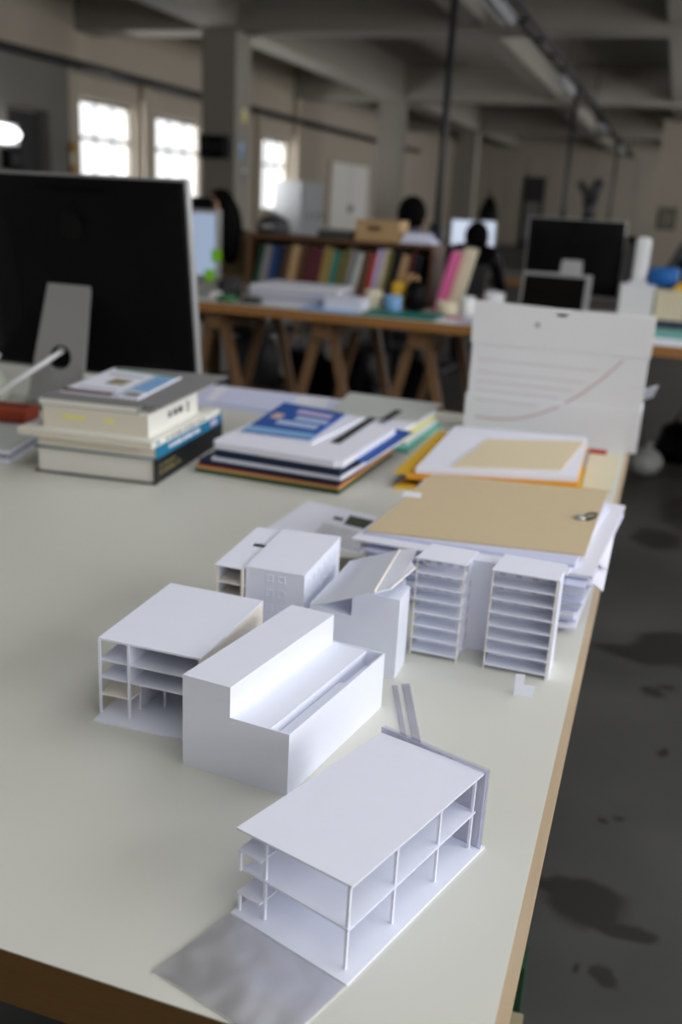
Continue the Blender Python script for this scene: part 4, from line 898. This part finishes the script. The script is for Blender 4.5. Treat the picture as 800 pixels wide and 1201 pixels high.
MB(lambda x, y, z: (x, z, y)).slab(pts, -.05, .07).build('body', DKGREY, t); MB().box(.0, .12, -.056, -.05, .2, .33).build('patch', SKYB, t); MB().box(-.06, .0, -.055, -.05, .16, .3).build('pocket', M_BLACKPL, t)
sheet('folder', 'navy document case at the back of the right far desk front', 'folder', [(-.14, 4.62), (.5, 4.62), (.5, 4.86), (-.14, 4.86)], 0, .035, NAVY)
sheet('paper_sheet', 'teal-edged printed board on the right far desk', 'papers', [(-.05, 4.34), (.45, 4.34), (.45, 4.60), (-.05, 4.60)], .008, .022, col('sea_teal2', (110, 170, 160)))
sheet('paper_sheet', 'white papers under the teal-edged board on the right far desk', 'papers', [(-.08, 4.17), (.42, 4.18), (.42, 4.59), (-.08, 4.59)], 0, .008, M_PAPER)
sheet('paper_sheet', 'white sheets at the left front of the right far desk', 'papers', [(-.70, 4.2), (-.30, 4.2), (-.30, 4.36), (-.70, 4.36)], 0, .006, M_PAPER)
# things under the far desk
for k, (x, y, rx, h, m, lb) in enumerate(((-1.72, 5.5, .14, .40, M_BLACKPL, 'black backpack on the floor under the far desk'), (-1.34, 5.5, .12, .36, M_BLACKPL, 'black rucksack under the far desk near the right trestle'), (-2.35, 5.42, .16, .45, DKGREY, 'charcoal bag under the left of the far desk'))):
    t = thing('backpack', lb, 'bag', (x, y, 0)); b = MB().lathe([(rx * .9, 0), (rx, .05), (rx, h * .6), (rx * .8, h * .9), (rx * .3, h)], 14); b.build('body', m, t, True); MB().tube([(-.05, -rx * .5, h * .95), (0, -rx * .5, h * 1.08), (.05, -rx * .5, h * .95)], .012, 6).build('handle', m, t, True)
for k, (x, y, z0, z1, w_, lb) in enumerate(((-1.83, 4.98, .46, .66, .06, 'left hanging white cloth bag under the far desk'), (-1.70, 5.0, .40, .66, .05, 'right hanging white cloth bag under the far desk'))):
    t = thing('cloth_bag', lb, 'bag', (x, y, 0)); MB().lathe([(w_ * .7, z0), (w_, z0 + .06), (w_ * .7, z1 - .06), (w_ * .3, z1)], 12).build('body', LGREY, t, True); MB().tube([(0, 0, z1 - .01), (0, 0, .705)], .008, 6).build('strap', LGREY, t)
t = thing('storage_crate', 'dark crate on the floor under the far desk middle', 'crate', (-2.0, 5.85, 0)); MB().box(-.25, .25, -.15, .15, 0, .3).build('body', M_BLACKPL, t); MB().box(-.26, .26, -.16, .16, .3, .32).build('rim', DKGREY, t)
t = thing('plastic_bag', 'pale plastic bag on the floor right of the archive carton', 'bag', (.08, 4.9, 0)); MB().ball((-.06, 0, .07), .08, .09, .07).build('body', LGREY, t, True); MB().tube([(-.06, 0, .13), (-.05, 0, .17)], .015, 8).build('knot', LGREY, t)
t = thing('handbag', 'black handbag on the floor right of the archive carton', 'bag', (.18, 5.35, 0)); MB().lathe([(.12, 0), (.13, .05), (.1, .17), (.05, .2)], 14).build('body', M_BLACKPL, t, True); MB().tube([(-.05, 0, .18), (0, 0, .28), (.05, 0, .18)], .01, 6).build('handle', M_BLACKPL, t, True)

# ---- desk row further back with a lit screen
desk('distant desk carrying the lit white monitor', -3.3, -.4, 7.7, 8.7, T - .02, mat('worn_grey_top', (120, 112, 104), .6))
for x in (-2.9, -.9): trestle(x, 8.2, T - .065, 'pine trestle under the %s of the distant desk' % ('left end' if x < -2 else 'right end'), 'trestles under the distant desk', .8)
t = thing('monitor', 'distant lit white monitor seen behind a seated silhouette', 'monitor', (-1.585, 8.1, T - .02))
MB().box(-.19, .19, 0, .03, .17, .42).build('casing', M_ALU, t); MB().box(-.178, .178, -.003, 0, .182, .408).build('screen', M_SCREEN, t); MB().box(-.03, .03, .03, .05, 0, .25).build('stand', M_ALU, t); MB().box(-.1, .1, -.06, .1, 0, .012).build('foot', M_ALU, t)
for k, (x, y, sx, h, m, lb) in enumerate(((-1.05, 8.0, .12, .16, BROWN, 'brown box right of the distant lit monitor'), (-2.0, 8.0, .2, .22, DKGREY, 'dark box left of the distant lit monitor'), (-2.45, 8.2, .14, .14, SKYB, 'light blue box far left on the distant desk'), (-.75, 8.1, .16, .10, MAROON, 'maroon box at the right end of the distant desk'))):
    t = thing('small_box', lb, 'box', (x, y, T - .02)); MB().box(-sx / 2, sx / 2, -.08, .08, 0, h * .85).build('body', m, t); MB().box(-sx / 2 - .003, sx / 2 + .003, -.083, .083, h * .85, h).build('lid', m, t)

# ================================================================== PEOPLE (all seated, blurred in the distance)
SKIN = mat('skin', (196, 146, 120), .55); HAIR = mat('black_hair', (8, 7, 7), .85, spec=.1)
def person(label, x, y, rz, top_m, lean=.10, head_drop=0.0, hair_long=False, seat=.44):
    """seated figure facing local -y"""
    t = thing('person', label, 'person', (x, y, 0), rz)
    me = bpy.data.meshes.new('body')
    V = []; E = []; RAD = []
    def v(p, r, par=None):
        V.append(p); RAD.append(r)
        if par is not None: E.append((par, len(V) - 1))
        return len(V) - 1
    s = seat
    pel = v((0, 0, s + .10), .13)
    ab = v((0, -lean * .3, s + .26), .125, pel); ch = v((0, -lean * .8, s + .44), .135, ab); nb = v((0, -lean * 1.15, s + .565), .065, ch)
    nk = v((0, -lean * 1.3 - .02, s + .62 - head_drop * .3), .052, nb)
    hb = v((0, -lean * 1.5 - .05, s + .70 - head_drop), .075, nk); ht = v((0, -lean * 1.5 - .055, s + .79 - head_drop), .088, hb)
    for sx in (-1, 1):
        sh = v((sx * .17, -lean * 1.0, s + .52), .062, ch); el = v((sx * .23, -lean - .06, s + .27), .045, sh); wr = v((sx * .13, -lean - .28, s + .315), .030, el)
        pm = v((sx * .115, -lean - .34, s + .318), .030, wr)
        for j, (dx, ln) in enumerate(((-.026, .060), (-.010, .072), (.008, .068), (.025, .052))):
            a = v((sx * .115 + dx, -lean - .385, s + .322), .010, pm); v((sx * .115 + dx * 1.1, -lean - .385 - ln * .7, s + .312), .008, a)
        th = v((sx * .115 - sx * .045, -lean - .355, s + .322), .011, pm); v((sx * .115 - sx * .06, -lean - .385, s + .318), .009, th)
        hp = v((sx * .10, -.05, s + .08), .095, pel); kn = v((sx * .13, -.44, s + .06), .062, hp); an = v((sx * .13, -.42, .08), .042, kn); v((sx * .13, -.55, .045), .035, an)
    me.from_pydata(V, E, []); o = bpy.data.objects.new('body', me); COL.objects.link(o); o.parent = t
    me.materials.append(top_m)
    sk = o.modifiers.new('skin', 'SKIN'); 
    if not me.skin_vertices: 
        bm = bmesh.new(); bm.from_mesh(me); bm.verts.layers.skin.verify(); bm.to_mesh(me); bm.free()
    for i, sv in enumerate(me.skin_vertices[0].data):
        sv.radius = (RAD[i], RAD[i]); sv.use_root = (i == 0)
    ss = o.modifiers.new('subdivision', 'SUBSURF'); ss.levels = 1; ss.render_levels = 1
    hx = Vector((0, -lean * 1.5 - .06, s + .755 - head_drop))
    h = MB().ball(hx, .076, .092, .112, 16, 12)
    h.ball(hx + Vector((0, -.092, -.012)), .014, .02, .022, 8, 6)                       # nose
    for sx in (-1, 1): h.ball(hx + Vector((sx * .078, .005, -.008)), .012, .022, .03, 8, 6)   # ears
    h.build('head', SKIN, t, True)
    for sx in (-1, 1): MB().ball(hx + Vector((sx * .03, -.082, .012)), .012, .008, .008, 8, 6).build('eye', M_BLACKPL, t, True)
    MB().ball(hx + Vector((0, -.086, -.055)), .025, .008, .008, 8, 6).build('mouth', RED, t, True)
    hr = MB().ball(hx + Vector((0, .022, .022)), .094, .098, .112, 16, 10)
    if hair_long:
        hr.ball(hx + Vector((.03, .07, -.12)), .10, .06, .20, 14, 10).ball(hx + Vector((-.07, .01, -.08)), .04, .06, .17, 12, 8).ball(hx + Vector((.08, .01, -.10)), .04, .07, .19, 12, 8)
    hr.build('hair', HAIR, t, True)
    return t
def chair(label, x, y, rz, sh=.43):
    t = thing('office_chair', label, 'chair', (x, y, 0), rz, 'chairs of the seated people')
    MB().box(-.22, .22, -.22, .22, sh - .05, sh).build('seat', DKGREY, t, bevel=.015); MB().box(-.2, .2, .22, .26, .5, .85).build('backrest', DKGREY, t, bevel=.01)
    MB().box(-.03, .03, .24, .27, sh - .03, .55).build('back_stem', M_STEEL, t); MB().tube([(0, 0, .08), (0, 0, sh - .05)], .028, 10).build('column', M_STEEL, t)
    for k in range(5):
        a = 2 * math.pi * k / 5; MB().tube([(0, 0, .10), (.26 * math.cos(a), .26 * math.sin(a), .055)], .022, 8, .016).build('leg', M_STEEL, t); 
        MB().ball((.26 * math.cos(a), .26 * math.sin(a), .028), .028, .028, .028, 10, 6).build('caster', M_BLACKPL, t, True)
person('person with long black hair and olive jacket leaning forward behind the pale-blue monitor', -2.60, 5.86, R(-20), col('olive_jacket', (84, 72, 44), .85), .14, .06, True)
chair('chair of the person in the olive jacket', -2.60, 5.90, R(-20))
person('person with short black hair half hidden behind the cardboard box', -1.62, 6.1, R(180), col('grey_pullover', (90, 92, 98), .85), .05, .0, seat=.40)
chair('chair of the person behind the cardboard box', -1.62, 6.05, R(180), .38)
person('dark silhouette of a person facing the distant lit monitor', -1.43, 7.22, R(180), M_BLACKPL, .14, .13, seat=.38)
chair('chair of the silhouetted person at the lit monitor', -1.43, 7.16, R(180), .36)
